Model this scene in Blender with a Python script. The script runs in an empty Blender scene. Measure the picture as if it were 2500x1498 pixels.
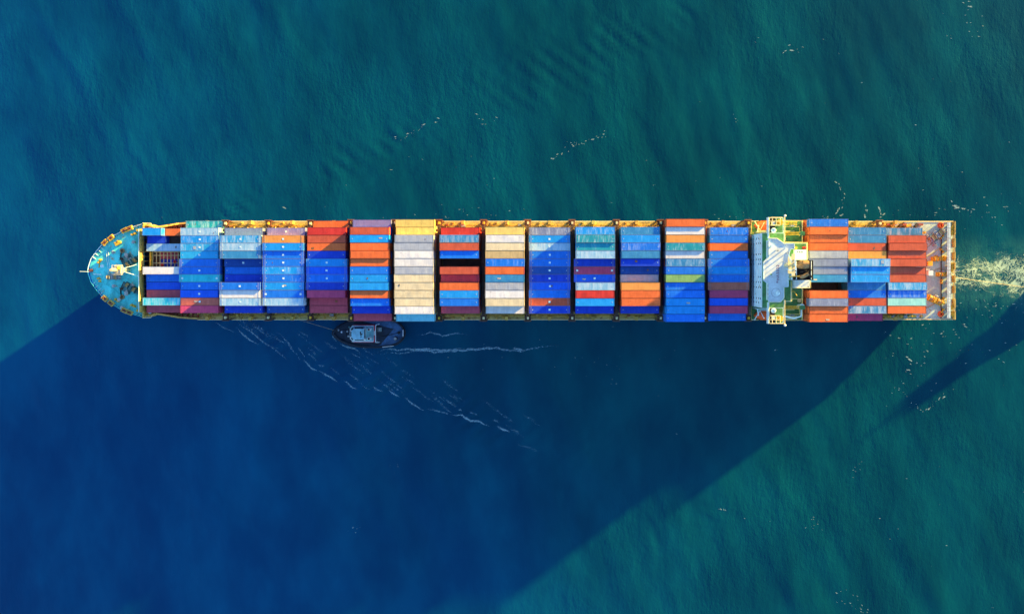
import bpy, bmesh, math, random
from mathutils import Vector, Matrix, noise as mnoise

random.seed(7)
scene = bpy.context.scene
COL = scene.collection
R = math.radians

# ------------------------------------------------------------------ camera facts
F_PX = 1912.0            # focal length in photograph pixels (2500 wide)
CAM_H = 268.5            # metres above the water
NX, NY = 1330.0, 660.0   # where straight-down falls in the photograph


def W(px, py, z=0.0):
    """point of the photograph (2500 px wide) on the level z"""
    k = (CAM_H - z) / F_PX
    return ((px - NX) * k, (NY - py) * k)


SUN_AZ = (0.8, 0.6)
SUN_EL = R(6.9)


# ------------------------------------------------------------------ mesh helper
class MB:
    def __init__(s):
        s.v = []
        s.f = []
        s.m = []

    def add(s, vs, fs, m=0):
        o = len(s.v)
        s.v += [tuple(p) for p in vs]
        s.f += [tuple(o + i for i in f) for f in fs]
        s.m += [m] * len(fs)
        return s

    def box(s, x0, x1, y0, y1, z0, z1, m=0):
        return s.add([(x0, y0, z0), (x1, y0, z0), (x1, y1, z0), (x0, y1, z0), (x0, y0, z1), (x1, y0, z1), (x1, y1, z1), (x0, y1, z1)],
                     [(0, 3, 2, 1), (4, 5, 6, 7), (0, 1, 5, 4), (1, 2, 6, 5), (2, 3, 7, 6), (3, 0, 4, 7)], m)

    def cbox(s, c, d, rot=0.0, m=0):
        ca, sa = math.cos(rot), math.sin(rot)
        vs = []
        for z in (-.5, .5):
            for x, y in ((-.5, -.5), (.5, -.5), (.5, .5), (-.5, .5)):
                X, Y = x * d[0], y * d[1]
                vs.append((c[0] + X * ca - Y * sa, c[1] + X * sa + Y * ca, c[2] + z * d[2]))
        return s.add(vs, [(0, 3, 2, 1), (4, 5, 6, 7), (0, 1, 5, 4), (1, 2, 6, 5), (2, 3, 7, 6), (3, 0, 4, 7)], m)

    def prism(s, poly, z0, z1, m=0):
        n = len(poly)
        vs = [(x, y, z0) for x, y in poly] + [(x, y, z1) for x, y in poly]
        fs = [tuple(range(n))[::-1], tuple(range(n, 2 * n))] + [(i, (i + 1) % n, n + (i + 1) % n, n + i) for i in range(n)]
        return s.add(vs, fs, m)

    def tube(s, pts, r, n=6, m=0, caps=True):
        pts = [Vector(p) for p in pts]
        vs, fs = [], []
        rr = r if isinstance(r, (list, tuple)) else [r] * len(pts)
        for i, p in enumerate(pts):
            d = (pts[min(i + 1, len(pts) - 1)] - pts[max(i - 1, 0)]).normalized()
            a = d.cross(Vector((0, 0, 1)))
            if a.length < 1e-3:
                a = d.cross(Vector((1, 0, 0)))
            a.normalize()
            b = d.cross(a).normalized()
            for k in range(n):
                t = 2 * math.pi * k / n
                vs.append(p + (a * math.cos(t) + b * math.sin(t)) * rr[i])
        for i in range(len(pts) - 1):
            for k in range(n):
                fs.append((i * n + k, i * n + (k + 1) % n, (i + 1) * n + (k + 1) % n, (i + 1) * n + k))
        if caps:
            fs.append(tuple(range(n))[::-1])
            fs.append(tuple(range((len(pts) - 1) * n, len(pts) * n)))
        return s.add(vs, fs, m)

    def lathe(s, prof, c, n=20, m=0, axis='z'):
        vs, fs = [], []
        for r, h in prof:
            for k in range(n):
                t = 2 * math.pi * k / n
                a, b = r * math.cos(t), r * math.sin(t)
                p = {'z': (a, b, h), 'x': (h, a, b), 'y': (a, h, b)}[axis]
                vs.append((c[0] + p[0], c[1] + p[1], c[2] + p[2]))
        for i in range(len(prof) - 1):
            for k in range(n):
                fs.append((i * n + k, i * n + (k + 1) % n, (i + 1) * n + (k + 1) % n, (i + 1) * n + k))
        fs.append(tuple(range(n))[::-1])
        fs.append(tuple(range((len(prof) - 1) * n, len(prof) * n)))
        return s.add(vs, fs, m)

    def cyl(s, c, r, h, n=16, m=0, axis='z'):
        return s.lathe([(r, 0), (r, h)], c, n, m, axis)

    def dome(s, c, r, n=20, m=0, k=6):
        prof = [(r * math.cos(math.pi / 2 * i / k) + 1e-3, r * math.sin(math.pi / 2 * i / k)) for i in range(k + 1)]
        return s.lathe(prof, c, n, m)

    def mesh(s, name, mats, smooth=False, recalc=True):
        me = bpy.data.meshes.new(name)
        me.from_pydata(s.v, [], s.f)
        mats = mats if isinstance(mats, (list, tuple)) else [mats]
        for mt in mats:
            me.materials.append(mt)
        if any(s.m):
            me.polygons.foreach_set('material_index', s.m)
        if recalc:
            bm = bmesh.new()
            bm.from_mesh(me)
            bmesh.ops.recalc_face_normals(bm, faces=bm.faces)
            bm.to_mesh(me)
            bm.free()
        if smooth:
            me.polygons.foreach_set('use_smooth', [True] * len(me.polygons))
        me.update()
        return me

    def build(s, name, mats, parent=None, smooth=False, recalc=True, loc=None):
        o = bpy.data.objects.new(name, s.mesh(name, mats, smooth, recalc))
        COL.objects.link(o)
        if parent:
            o.parent = parent
        if loc:
            o.location = loc
        return o


def put(name, mesh, parent=None, loc=(0, 0, 0), rz=0.0, color=None):
    o = bpy.data.objects.new(name, mesh)
    COL.objects.link(o)
    o.parent = parent
    o.location = loc
    o.rotation_euler = (0, 0, rz)
    if color:
        o.color = (*color, 1)
    return o


def empty(name, loc=(0, 0, 0), rz=0.0, parent=None):
    o = bpy.data.objects.new(name, None)
    COL.objects.link(o)
    o.empty_display_size = 1
    o.location = loc
    o.rotation_euler = (0, 0, rz)
    o.parent = parent
    return o


def tag(o, label=None, cat=None, group=None, kind=None):
    if label:
        o['label'] = label
    if cat:
        o['category'] = cat
    if group:
        o['group'] = group
    if kind:
        o['kind'] = kind
    return o


# ------------------------------------------------------------------ materials
class NT:
    def __init__(s, name):
        s.mat = bpy.data.materials.new(name)
        s.mat.use_nodes = True
        s.t = s.mat.node_tree
        s.t.nodes.clear()
        s.out = s.n('ShaderNodeOutputMaterial')

    def n(s, typ, **kw):
        nd = s.t.nodes.new(typ)
        for k, v in kw.items():
            setattr(nd, k, v)
        return nd

    def l(s, a, b):
        s.t.links.new(a, b)

    def val(s, sock, v):
        if hasattr(v, 'is_linked') or isinstance(v, bpy.types.NodeSocket):
            s.l(v, sock)
        else:
            sock.default_value = v

    def math(s, op, a, b=0.0, clamp=False):
        nd = s.n('ShaderNodeMath', operation=op, use_clamp=clamp)
        s.val(nd.inputs[0], a)
        s.val(nd.inputs[1], b)
        return nd.outputs[0]

    def noise(s, vec, scale, detail=3.0, rough=.55, typ='FBM', distortion=0.0):
        nd = s.n('ShaderNodeTexNoise', noise_type=typ)
        if vec is not None:
            s.l(vec, nd.inputs['Vector'])
        nd.inputs['Scale'].default_value = scale
        nd.inputs['Detail'].default_value = detail
        nd.inputs['Roughness'].default_value = rough
        nd.inputs['Distortion'].default_value = distortion
        return nd.outputs['Fac']

    def mapping(s, vec, scale=(1, 1, 1), rot=(0, 0, 0), loc=None):
        nd = s.n('ShaderNodeMapping')
        s.l(vec, nd.inputs['Vector'])
        nd.inputs['Scale'].default_value = scale
        nd.inputs['Rotation'].default_value = rot
        if loc is not None:
            s.val(nd.inputs['Location'], loc)
        return nd.outputs[0]

    def ramp(s, fac, lo, hi, a=0.0, b=1.0):
        nd = s.n('ShaderNodeMapRange', interpolation_type='SMOOTHSTEP')
        s.val(nd.inputs[0], fac)
        for i, v in enumerate((lo, hi, a, b)):
            nd.inputs[i + 1].default_value = v
        return nd.outputs[0]

    def mix(s, fac, a, b, blend='MIX'):
        nd = s.n('ShaderNodeMix', data_type='RGBA', blend_type=blend)
        s.val(nd.inputs[0], fac)
        for sock, v in ((nd.inputs[6], a), (nd.inputs[7], b)):
            if isinstance(v, tuple):
                sock.default_value = (*v[:3], 1)
            else:
                s.l(v, sock)
        return nd.outputs[2]

    def coord(s, which='Object'):
        return s.n('ShaderNodeTexCoord').outputs[which]

    def bsdf(s, col, rough=.5, spec=.4, metal=0.0, normal=None):
        b = s.n('ShaderNodeBsdfPrincipled')
        if isinstance(col, tuple):
            b.inputs['Base Color'].default_value = (*col[:3], 1)
        else:
            s.l(col, b.inputs['Base Color'])
        s.val(b.inputs['Roughness'], rough)
        b.inputs['Specular IOR Level'].default_value = spec
        b.inputs['Metallic'].default_value = metal
        if normal is not None:
            s.l(normal, b.inputs['Normal'])
        return b

    def done(s, shader):
        s.l(shader, s.out.inputs['Surface'])
        return s.mat


def paint(name, col, rough=.55, var=.25, scale=.6, rust=0.0, rustcol=(.2, .07, .025), streak=None):
    """weathered ship paint: uneven tone, optional rust blooms"""
    t = NT(name)
    c = t.coord()
    v = t.mapping(c, streak) if streak else c
    n1 = t.noise(v, scale, 5, .6)
    n2 = t.noise(c, scale * 6, 3, .6)
    f = t.math('ADD', t.math('MULTIPLY', n1, .7), t.math('MULTIPLY', n2, .3))
    dark = tuple(x * (1 - var) for x in col)
    lite = tuple(min(1, x * (1 + var * .6)) for x in col)
    base = t.mix(t.ramp(f, .35, .65), dark, lite)
    if rust:
        r = t.noise(c, scale * 1.7, 6, .7)
        base = t.mix(t.ramp(r, .62 - rust * .2, .74 - rust * .2), base, rustcol)
    return t.done(t.bsdf(base, rough, .35).outputs[0])


def container_paint():
    """the paint of one container: its own colour, salt streaks across the roof, scuffs, rust along the seams"""
    t = NT('container_paint')
    oi = t.n('ShaderNodeObjectInfo')
    wear = t.n('ShaderNodeAttribute', attribute_type='OBJECT', attribute_name='wear').outputs['Fac']
    rust = t.n('ShaderNodeAttribute', attribute_type='OBJECT', attribute_name='rust').outputs['Fac']
    off = t.n('ShaderNodeCombineXYZ')
    for i, k in enumerate((37.0, 91.0, 53.0)):
        t.l(t.math('MULTIPLY', oi.outputs['Random'], k), off.inputs[i])
    c = t.coord()
    streak = t.noise(t.mapping(c, (1.1, .22, .3), loc=off.outputs[0]), 1.0, 5, .62)
    fine = t.noise(t.mapping(c, (3.4, .35, .5), loc=off.outputs[0]), 1.0, 3, .6)
    blot = t.noise(t.mapping(c, (.5, .7, .7), loc=off.outputs[0]), 1.0, 4, .6)
    # general unevenness of tone
    tone = t.math('ADD', t.math('MULTIPLY', streak, .45), t.math('ADD', t.math('MULTIPLY', fine, .3), t.math('MULTIPLY', blot, .35)))
    base = t.mix(t.ramp(tone, .36, .74, .0, 1.0), t.mix(1.0, oi.outputs['Color'], (.72, .72, .76), 'MULTIPLY'), t.mix(.02, oi.outputs['Color'], (.62, .66, .7)))
    # chalked, salt-bleached streaks
    s = t.math('ADD', t.math('MULTIPLY', streak, .62), t.math('MULTIPLY', fine, .38))
    thr = t.math('SUBTRACT', .66, t.math('MULTIPLY', wear, .22))
    m = t.math('MULTIPLY', t.math('SUBTRACT', s, thr), 7.0, True)
    m = t.math('MULTIPLY', m, t.math('MULTIPLY', wear, .55), True)
    base = t.mix(m, base, (.56, .64, .70))
    # dents and grime patches
    g = t.math('MULTIPLY', t.ramp(t.noise(t.mapping(c, (.9, 1.1, 1), loc=off.outputs[0]), 1.3, 3, .5), .66, .74), .35)
    base = t.mix(g, base, (.09, .075, .07))
    rn = t.noise(t.mapping(c, (1.5, .8, .8), loc=off.outputs[0]), 1.9, 6, .75)
    rm = t.math('MULTIPLY', t.math('SUBTRACT', rn, t.math('SUBTRACT', .72, t.math('MULTIPLY', rust, .2))), 8.0, True)
    base = t.mix(t.math('MULTIPLY', rm, .75), base, (.33, .14, .04))
    return t.done(t.bsdf(base, .5, .3).outputs[0])


def stacked_paint():
    t = NT('stacked_container_paint')
    a = t.n('ShaderNodeAttribute', attribute_type='GEOMETRY', attribute_name='paint').outputs['Color']
    c = t.coord()
    n = t.noise(t.mapping(c, (1.2, 1.2, .25)), 1.0, 4, .6)
    base = t.mix(t.ramp(n, .4, .7), t.mix(1.0, a, (.6, .6, .6), 'MULTIPLY'), a)
    w = t.n('ShaderNodeTexWave', wave_type='BANDS', bands_direction='X')
    w.inputs['Scale'].default_value = 1.1
    t.l(c, w.inputs['Vector'])
    b = t.n('ShaderNodeBump')
    b.inputs['Distance'].default_value = .03
    t.l(w.outputs['Fac'], b.inputs['Height'])
    return t.done(t.bsdf(base, .55, .3, normal=b.outputs[0]).outputs[0])


M = {}
M['container'] = container_paint()
M['stacked'] = stacked_paint()
M['hull'] = paint('hull_paint', (.012, .10, .42), .45, .3, .15, .25)
M['boot'] = paint('boot_topping', (.28, .03, .025), .6, .3, .2, .2)
M['foredeck'] = paint('foredeck_paint', (.10, .78, .74), .6, .36, .26, .2, (.40, .36, .22), (1.4, .6, 1))
M['sidedeck'] = paint('side_deck_paint', (.50, .41, .14), .6, .4, .35, .4, (.24, .10, .035))
M['coaming'] = paint('coaming_paint', (.62, .44, .10), .6, .3, .4, .35)
M['rustred'] = paint('red_oxide', (.33, .085, .05), .7, .35, .5, .3)
M['darksteel'] = paint('lashing_steel', (.09, .055, .04), .7, .4, .6, .3)
M['white'] = paint('white_ship_paint', (.66, .86, .87), .45, .12, .5, .08, (.45, .25, .1))
M['roofwhite'] = paint('roof_white', (.66, .75, .76), .6, .16, .35, .1, (.5, .33, .2))
M['greendeck'] = paint('green_deck_paint', (.085, .27, .09), .6, .35, .5, .12, (.2, .14, .05))
M['yellow'] = paint('yellow_fitting', (.75, .46, .04), .5, .3, .8, .3)
M['railcream'] = paint('rail_paint', (.78, .66, .34), .5, .15, .8, .1)
M['black'] = paint('funnel_black', (.012, .012, .013), .6, .4, .6, .05)
M['brass'] = paint('exhaust_metal', (.38, .24, .1), .45, .4, .9, .25)
M['markblue'] = paint('lashing_mark_paint', (.42, .55, .68), .5, .3, 2.0)
M['tower'] = paint('lashing_tower_paint', (.17, .065, .04), .6, .4, .8, .2)
M['railsunlit'] = paint('sunlit_rail_paint', (.84, .70, .26), .5, .15, .8, .1)  # sunlight's yellow put into the colour of white rails
M['grey'] = paint('machinery_grey', (.35, .38, .38), .5, .3, .8, .2)
M['machgreen'] = paint('machinery_green', (.07, .2, .2), .5, .3, .8, .2)
M['rope'] = paint('mooring_rope', (.4, .27, .1), .85, .4, 2.0)
M['towline'] = paint('tow_line', (.42, .38, .2), .8, .2, 2.0)
M['sterndeck'] = paint('stern_deck_paint', (.47, .62, .50), .65, .25, .3, .03, (.3, .14, .07), (.8, .8, 1))
M['boatorange'] = paint('lifeboat_orange', (.85, .12, .02), .4, .12, .8)
M['red'] = paint('red_fitting', (.55, .025, .02), .5, .25, .8)
M['glass'] = paint('window_glass', (.015, .02, .028), .12, .2, .5)
M['hatch'] = paint('hatch_cover_paint', (.12, .07, .05), .65, .4, .4, .3)
M['tugblack'] = paint('tug_hull_black', (.016, .032, .055), .45, .4, .6)
M['tugdeck'] = paint('tug_deck_paint', (.06, .15, .28), .6, .45, .35, .05)
M['tugwhite'] = paint('tug_house_white', (.72, .78, .8), .45, .12, .7)
M['tugred'] = paint('tug_red_trim', (.6, .05, .08), .45, .15, .7)
M['rubber'] = paint('rubber_fender', (.014, .018, .026), .85, .4, 1.2)
# ------------------------------------------------------------------ tuning of light and water
SUN_STRENGTH = 5.0
SUN_COL = (1.0, .66, .15)
SKY_STRENGTH = .15
SKY_OZONE = 1.0
SKY_TINT = (.41, .52, .72)
EXPOSURE = 2.45
WATER_BLUE = (.001, .066, .172)
WATER_TEAL = (.001, .060, .088)
# ------------------------------------------------------------------ shipping containers
ZB = 13.2            # top of the hatch covers
TIER = 2.62
ROW = 2.48
CW = 2.405
rng = random.Random(11)

# paint colour, words for it
PAL = {
    'blue': ((.004, .20, .84), 'mid blue'), 'vivid': ((.003, .125, .92), 'vivid blue'), 'royal': ((.003, .055, .60), 'royal blue'),
    'navy': ((.004, .085, .40), 'navy blue'), 'azure': ((.005, .34, .90), 'azure blue'), 'sky': ((.02, .42, .82), 'sky blue'),
    'steel': ((.035, .27, .55), 'steel blue'), 'teal': ((.01, .36, .46), 'teal'), 'cyan': ((.02, .62, .72), 'cyan'),
    'pale': ((.27, .56, .78), 'pale blue'), 'white': ((.80, .79, .76), 'white'), 'cream': ((.80, .68, .42), 'cream'),
    'yellow': ((.86, .64, .17), 'yellow cream'), 'grey': ((.42, .46, .52), 'grey'), 'slate': ((.22, .27, .42), 'slate grey'),
    'lilac': ((.24, .25, .55), 'violet blue'), 'orange': ((.86, .17, .035), 'orange'), 'amber': ((.86, .33, .07), 'light orange'),
    'red': ((.66, .035, .025), 'red'), 'maroon': ((.62, .085, .12), 'maroon'), 'magenta': ((.58, .065, .18), 'plum'),
    'crimson': ((.72, .07, .17), 'pinkish red'), 'salmon': ((.68, .15, .10), 'salmon red'), 'rust': ((.62, .105, .045), 'rust red'),
    'tan': ((.60, .44, .20), 'tan'), 'green': ((.26, .50, .16), 'leaf green'), 'mint': ((.34, .78, .68), 'mint green'),
    'brown': ((.5, .15, .10), 'brown'), 'shadewhite': ((.20, .68, .80), 'shadewhite'),  # last entry: a white container with the blue of shade put into its colour
}

# bay: (centre x, base tier count, {row: spec}); spec = colour [wear=..] [n=..] [e=extra height] [L=..] [rib] [mark=..] [rust]
BAYS = [
    ('block nearest the bow', -122.5, 1, """2:azure w.5 n2 L6.06 x-3.06|2:orange n1 L6.06 x3.07|3:royal L6.06 x-2.9|4:pale w1|7:white w.9 n2 e-.25 rust.2|8:blue|9:vivid|10:maroon|11:cyan w1 n2 e-.25|12:maroon"""),
    ('second block from the bow', -110.25, 2, """1:teal w.9 n1 e-1|2:pale w1 m|3:azure w.8 m|4:sky w.8 m|5:sky w.4 m|6:blue L13.05|7:blue L13.05 m|8:cyan L13.05 w.4 ee|9:blue m|10:vivid m|11:salmon m w.2|12:crimson"""),
    ('third block from the bow', -96.2, 3, """2:slate n2 w.4|3:sky L13.05 w1 m rust.3|4:pale L13.05 w1 m|5:steel L13.05 w.4|6:navy n2 m|7:blue n2 e-.3|8:royal n2 e-.3|9:blue L13.05 m e.3|10:white L13.05 w.4|11:pale L13.05 w1 m rust.3|12:royal n2"""),
    ('fourth block from the bow', -82.65, 3, """2:lilac n2 w.7 rust.3 m|3:amber L13.05 w.2 m|4:azure L13.05 m e.3|5:blue L13.05 m|6:blue L13.05 m w.2|7:azure L13.05 w.7 m|8:blue L13.05 w.5 rust.6 m|9:azure L13.05 w.4 m|10:blue L13.05 ee|11:pale L13.05 w1|12:navy n2"""),
    ('fifth block from the bow', -68.95, 3, """1:orange n1 e-1 rust.3|2:red w.15|3:rust w.1 rust.4|4:orange w.1|5:royal|6:azure L13.05 m|7:vivid L13.05 m|8:blue L13.05 m|9:royal L13.05|10:magenta e.2|11:maroon n2 e.2|12:maroon n2 e.2"""),
    ('block ahead of the cream block', -54.8, 4, """1:lilac n3 e-1 w.4|2:rust w.1|3:azure w.2|4:orange w.1 rust.2|5:orange R e.3|6:orange R|7:blue w.3|8:azure w.3|9:azure R e.3|10:orange|11:blue e-.3 w.4|12:royal n3|13:maroon n2 e1"""),
    ('tall cream block', -40.9, 4, """1:yellow n3 e.5 rust.1|2:yellow n3 e.5 R|3:grey R e.3 w.3|4:grey e.3 rust.3|5:white R e.3|6:white e.3|7:grey R e.3 w.4|8:cream e.3|9:cream e.3 rust.2|10:cream R e.3 rust.7|11:cream e.3|12:white R e.3|13:aqua n3 e.5"""),
    ('block just behind the cream block', -26.75, 4, """2:red n3 w.3 rust.4|3:steel w.8|4:rust w.1 e.3|5:blue|7:rust w.1|8:maroon n3 e.5|9:orange w.15|10:azure w.5|11:blue|12:maroon n3"""),
    ('white and cream block amidships', -12.5, 4, """2:yellow e-.3|3:white R|4:cream rust.4|5:tan rust.2|6:blue w.5 rust.4|7:orange|8:steel R|9:grey R w.4|10:white|11:cream|12:white n3 e.5"""),
    ('blue block behind the white one', 1.58, 3, """2:slate w.8 L13.05|3:azure L13.05 w.3 m|4:pale L13.05 w1 m|5:blue L13.05 w.3 m|6:blue L13.05 m rust.3|7:navy L13.05 m|8:royal L13.05 m|9:vivid L13.05 m|10:blue L13.05 rust.3|11:rust L13.05 w.1 rust.3 m|12:royal L13.05 m"""),
    ('fourth block ahead of the bridge', 15.8, 4, """2:azure w.8|3:teal w.8 e.3|4:teal w.6|5:pale w1|6:royal n3 L13.05|7:magenta n3 L13.05 ee|8:vivid n3 L13.05 m|9:pale w1|10:red R|11:azure w.3|12:royal n3"""),
    ('third block ahead of the bridge', 30.0, 4, """2:steel w.5 e-.3|3:azure w.5|4:blue w.7|5:steel R e.15|6:royal e-.2|7:navy n3 e.3|8:grey R n3 e.3|9:amber w.1|10:orange|11:orange|12:royal n3"""),
    ('second block ahead of the bridge', 43.96, 4, """1:orange e.3|2:white w.2|3:amber|4:teal w.8 e.3|5:white|6:steel w.8|7:blue w.3|8:green w.3|9:blue e-.3 w.4|10:blue w.2|11:azure|12:azure|13:blue"""),
    ('block against the bridge front', 58.2, 3, """2:blue w.6|3:blue w.3|4:orange|5:blue|6:blue L13.05|7:azure L13.05|8:blue L13.05|9:brown L13.05|10:magenta|11:vivid|12:magenta|13:blue n2"""),
    ('block right behind the funnel', 88.75, 4, """1:blue w.5|2:orange e.3|3:orange R|4:orange|5:grey R w.4|6:slate e.15|7:slate w.3|8:steel w.3|10:orange|11:slate w.6 e.3|12:orange R|13:orange"""),
    ('middle block behind the bridge', 101.8, 3, """2:steel w.6|3:steel w.5|4:rust w.1|5:amber w.1|6:sky n4 w1 e.3|7:azure n4 w.5|8:azure n4 w.5|9:steel R w.5|10:blue w.6|11:rust|12:steel w1|13:magenta n2"""),
    ('block nearest the stern', 114.6, 3, """2:steel n2 w.8 R|3:rust|4:rust e.3|5:rust R|6:rust e.35|7:rust e-.25|8:rust|9:sky w1 e.3|10:blue w.8|11:mint w.6|12:orange"""),
]

_cm = {}


def container_meshes(L, H, rib):
    """the five shared meshes of one size of container: frame, side_wall, roof, door, end_wall"""
    key = (round(L, 2), round(H, 2), rib)
    if key in _cm:
        return _cm[key]
    hl, hw = L / 2, CW / 2
    fr = MB()
    for x in (-1, 1):
        for y in (-1, 1):
            fr.cbox((x * (hl - .08), y * (hw - .08), H / 2), (.16, .16, H - .02))
            for z in (.06, H - .06):
                fr.cbox((x * (hl - .089), y * (hw - .081), z), (.182, .166, .124))
        for z in (.08, H - .07):
            fr.cbox((x * (hl - .06), 0, z), (.10, CW - .33, .12))
    for y in (-1, 1):
        for z in (.08, H - .055):
            fr.cbox((0, y * (hw - .04), z), (L - .36, .07, .09))
    fr.box(-hl + .12, hl - .12, -hw + .08, hw - .08, .1, .2)
    if L > 13:      # the lifting posts of a 45 foot box stand 40 feet apart
        for x in (-5.98, -5.7, 5.7, 5.98):
            fr.cbox((x, 0, H - .012), (.13, CW - .16, .05))
    out = {'frame': fr.mesh('container_frame', M['container'])}
    sw = MB()
    x, pts = -hl + .17, []
    while x < hl - .17:
        pts += [(x, 0), (x + .09, 0), (x + .14, .035), (x + .23, .035)]
        x += .28
    n = len(pts)
    vs = [(min(p, hl - .16), -hw + .03 + d, z) for z in (.125, H - .1) for p, d in pts]
    sw.add(vs, [(i, i + 1, n + i + 1, n + i) for i in range(n - 1)])
    out['side'] = sw.mesh('container_side', M['container'], recalc=False)
    # roof: cross corrugation, sag between the bows
    rr = random.Random(int(L * 100 + H * 10 + rib))
    amp = .022 if rib else .006
    xs = []
    x = -hl + .19
    per = .36 if rib else .30
    while x < hl - .25:
        for a, b in ((0, 0), (.3, 0), (.45, 1), (.8, 1)):
            xs.append((x + a * per, b))
        x += per
    xs.append((hl - .19, 0))
    ys = [-hw + .075, -hw + .3, -.6, 0, .6, hw - .3, hw - .075]
    sag = [(rr.uniform(.5, 1.6), rr.uniform(0, 6), rr.uniform(.0012, .004)) for _ in range(4)]
    vs = []
    for xx, b in xs:
        for j, yy in enumerate(ys):
            inn = 0 if j in (0, len(ys) - 1) else 1
            z = H - .03 + inn * b * amp
            z += inn * sum(a * math.sin(f * xx + p + yy * .8) for f, p, a in sag)
            vs.append((xx, yy, z))
    k = len(ys)
    rf = MB()
    rf.add(vs, [(i * k + j, (i + 1) * k + j, (i + 1) * k + j + 1, i * k + j + 1) for i in range(len(xs) - 1) for j in range(k - 1)])
    out['roof'] = rf.mesh('container_roof', M['container'], recalc=False)
    d = MB()
    d.box(-.03, .03, 0, hw - .17, .15, H - .14)
    for y in (.2, .72):
        d.tube([(.06, y, .12), (.06, y, H - .1)], .025, 5)
        d.box(.03, .09, y - .12, y + .12, 1.1, 1.18)
    out['door'] = d.mesh('container_door', M['container'])
    e = MB()
    e.box(-.03, .02, -hw + .165, hw - .165, .15, H - .135)
    for y in (-.8, -.4, 0, .4, .8):
        e.box(-.05, -.03, y - .1, y + .1, .16, H - .15)
    out['end'] = e.mesh('container_end', M['container'])
    _cm[key] = out
    return out


mark_me = MB().box(-.31, .31, -.29, .29, 0, .012).mesh('roof_mark', M['white'])


PATCH = []
for k_, (col_, w_, h_) in enumerate((((.30, .12, .04), .9, .7), ((.13, .12, .12), .7, 1.1), ((.5, .45, .36), 1.3, .5), ((.22, .1, .05), .5, .5), ((.35, .42, .5), 1.1, 1.3))):
    pr_ = random.Random(40 + k_)
    poly_ = [(w_ * math.cos(t * .785) * pr_.uniform(.6, 1.1), h_ * math.sin(t * .785) * pr_.uniform(.6, 1.1)) for t in range(8)] if k_ % 2 else [(-w_, -h_), (w_, -h_), (w_, h_), (-w_, h_)]
    PATCH.append(MB().prism([(x_ * .42, y_ * .42) for x_, y_ in poly_], 0, .008).mesh('roof_patch', paint('roof_patch_paint', col_, .7, .4, 3.0)))
dot_me = MB().box(-.13, .13, -.13, .13, 0, .012).mesh('lashing_mark', M['markblue'])


def make_container(x, y, ztop, L, H, col, wear, rust, rib, marks, label, group, dots=False):
    x, y = x + rng.uniform(-.1, .1), y + rng.uniform(-.012, .012)
    rust = max(rust, rng.choice((0, .05, .1, .2, .3)))
    r = empty('shipping_container', (x, y, ztop - H))
    tag(r, label, 'shipping container', group)
    ms = container_meshes(L, H, rib)
    j = 1 + rng.uniform(-.07, .07)
    c = tuple(min(.9, v * j) for v in col)
    fc = tuple(min(.9, v * j * .6 + .16) for v in col) if (wear > .4 or L > 13) else tuple(min(.9, v * .6 + .01) for v in c)  # plain boxes' frames darkened to stand in for the shadowed gaps between rows
    parts = [put('frame', ms['frame'], r, color=fc), put('side_wall', ms['side'], r, color=c), put('side_wall', ms['side'], r, rz=math.pi, color=c),
             put('roof', ms['roof'], r, color=c, rz=math.pi * rng.choice((0, 1))), put('end_wall', ms['end'], r, (-L / 2 + .06, 0, 0), color=c),
             put('door', ms['door'], r, (L / 2 - .06, .01, 0), color=c)]
    d2 = put('door', ms['door'], r, (L / 2 - .06, -.01, 0), color=c)
    d2.scale = (1, -1, 1)
    for p in parts + [d2]:
        p['wear'] = float(wear)
        p['rust'] = float(rust)
    for mx in marks:
        put('roof_mark', mark_me, r, (mx, 0, H + .004))
    if rng.random() < .16 and L > 7:
        pm = PATCH[rng.randrange(len(PATCH))]
        put('roof_patch', pm, r, (rng.uniform(-4.6, 4.6), rng.uniform(-.5, .5), H + .002))
    if dots:
        for mx in (-5.35, 5.35):
            put('lashing_mark', dot_me, r, (mx, 0, H + .004))
    return r


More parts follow.
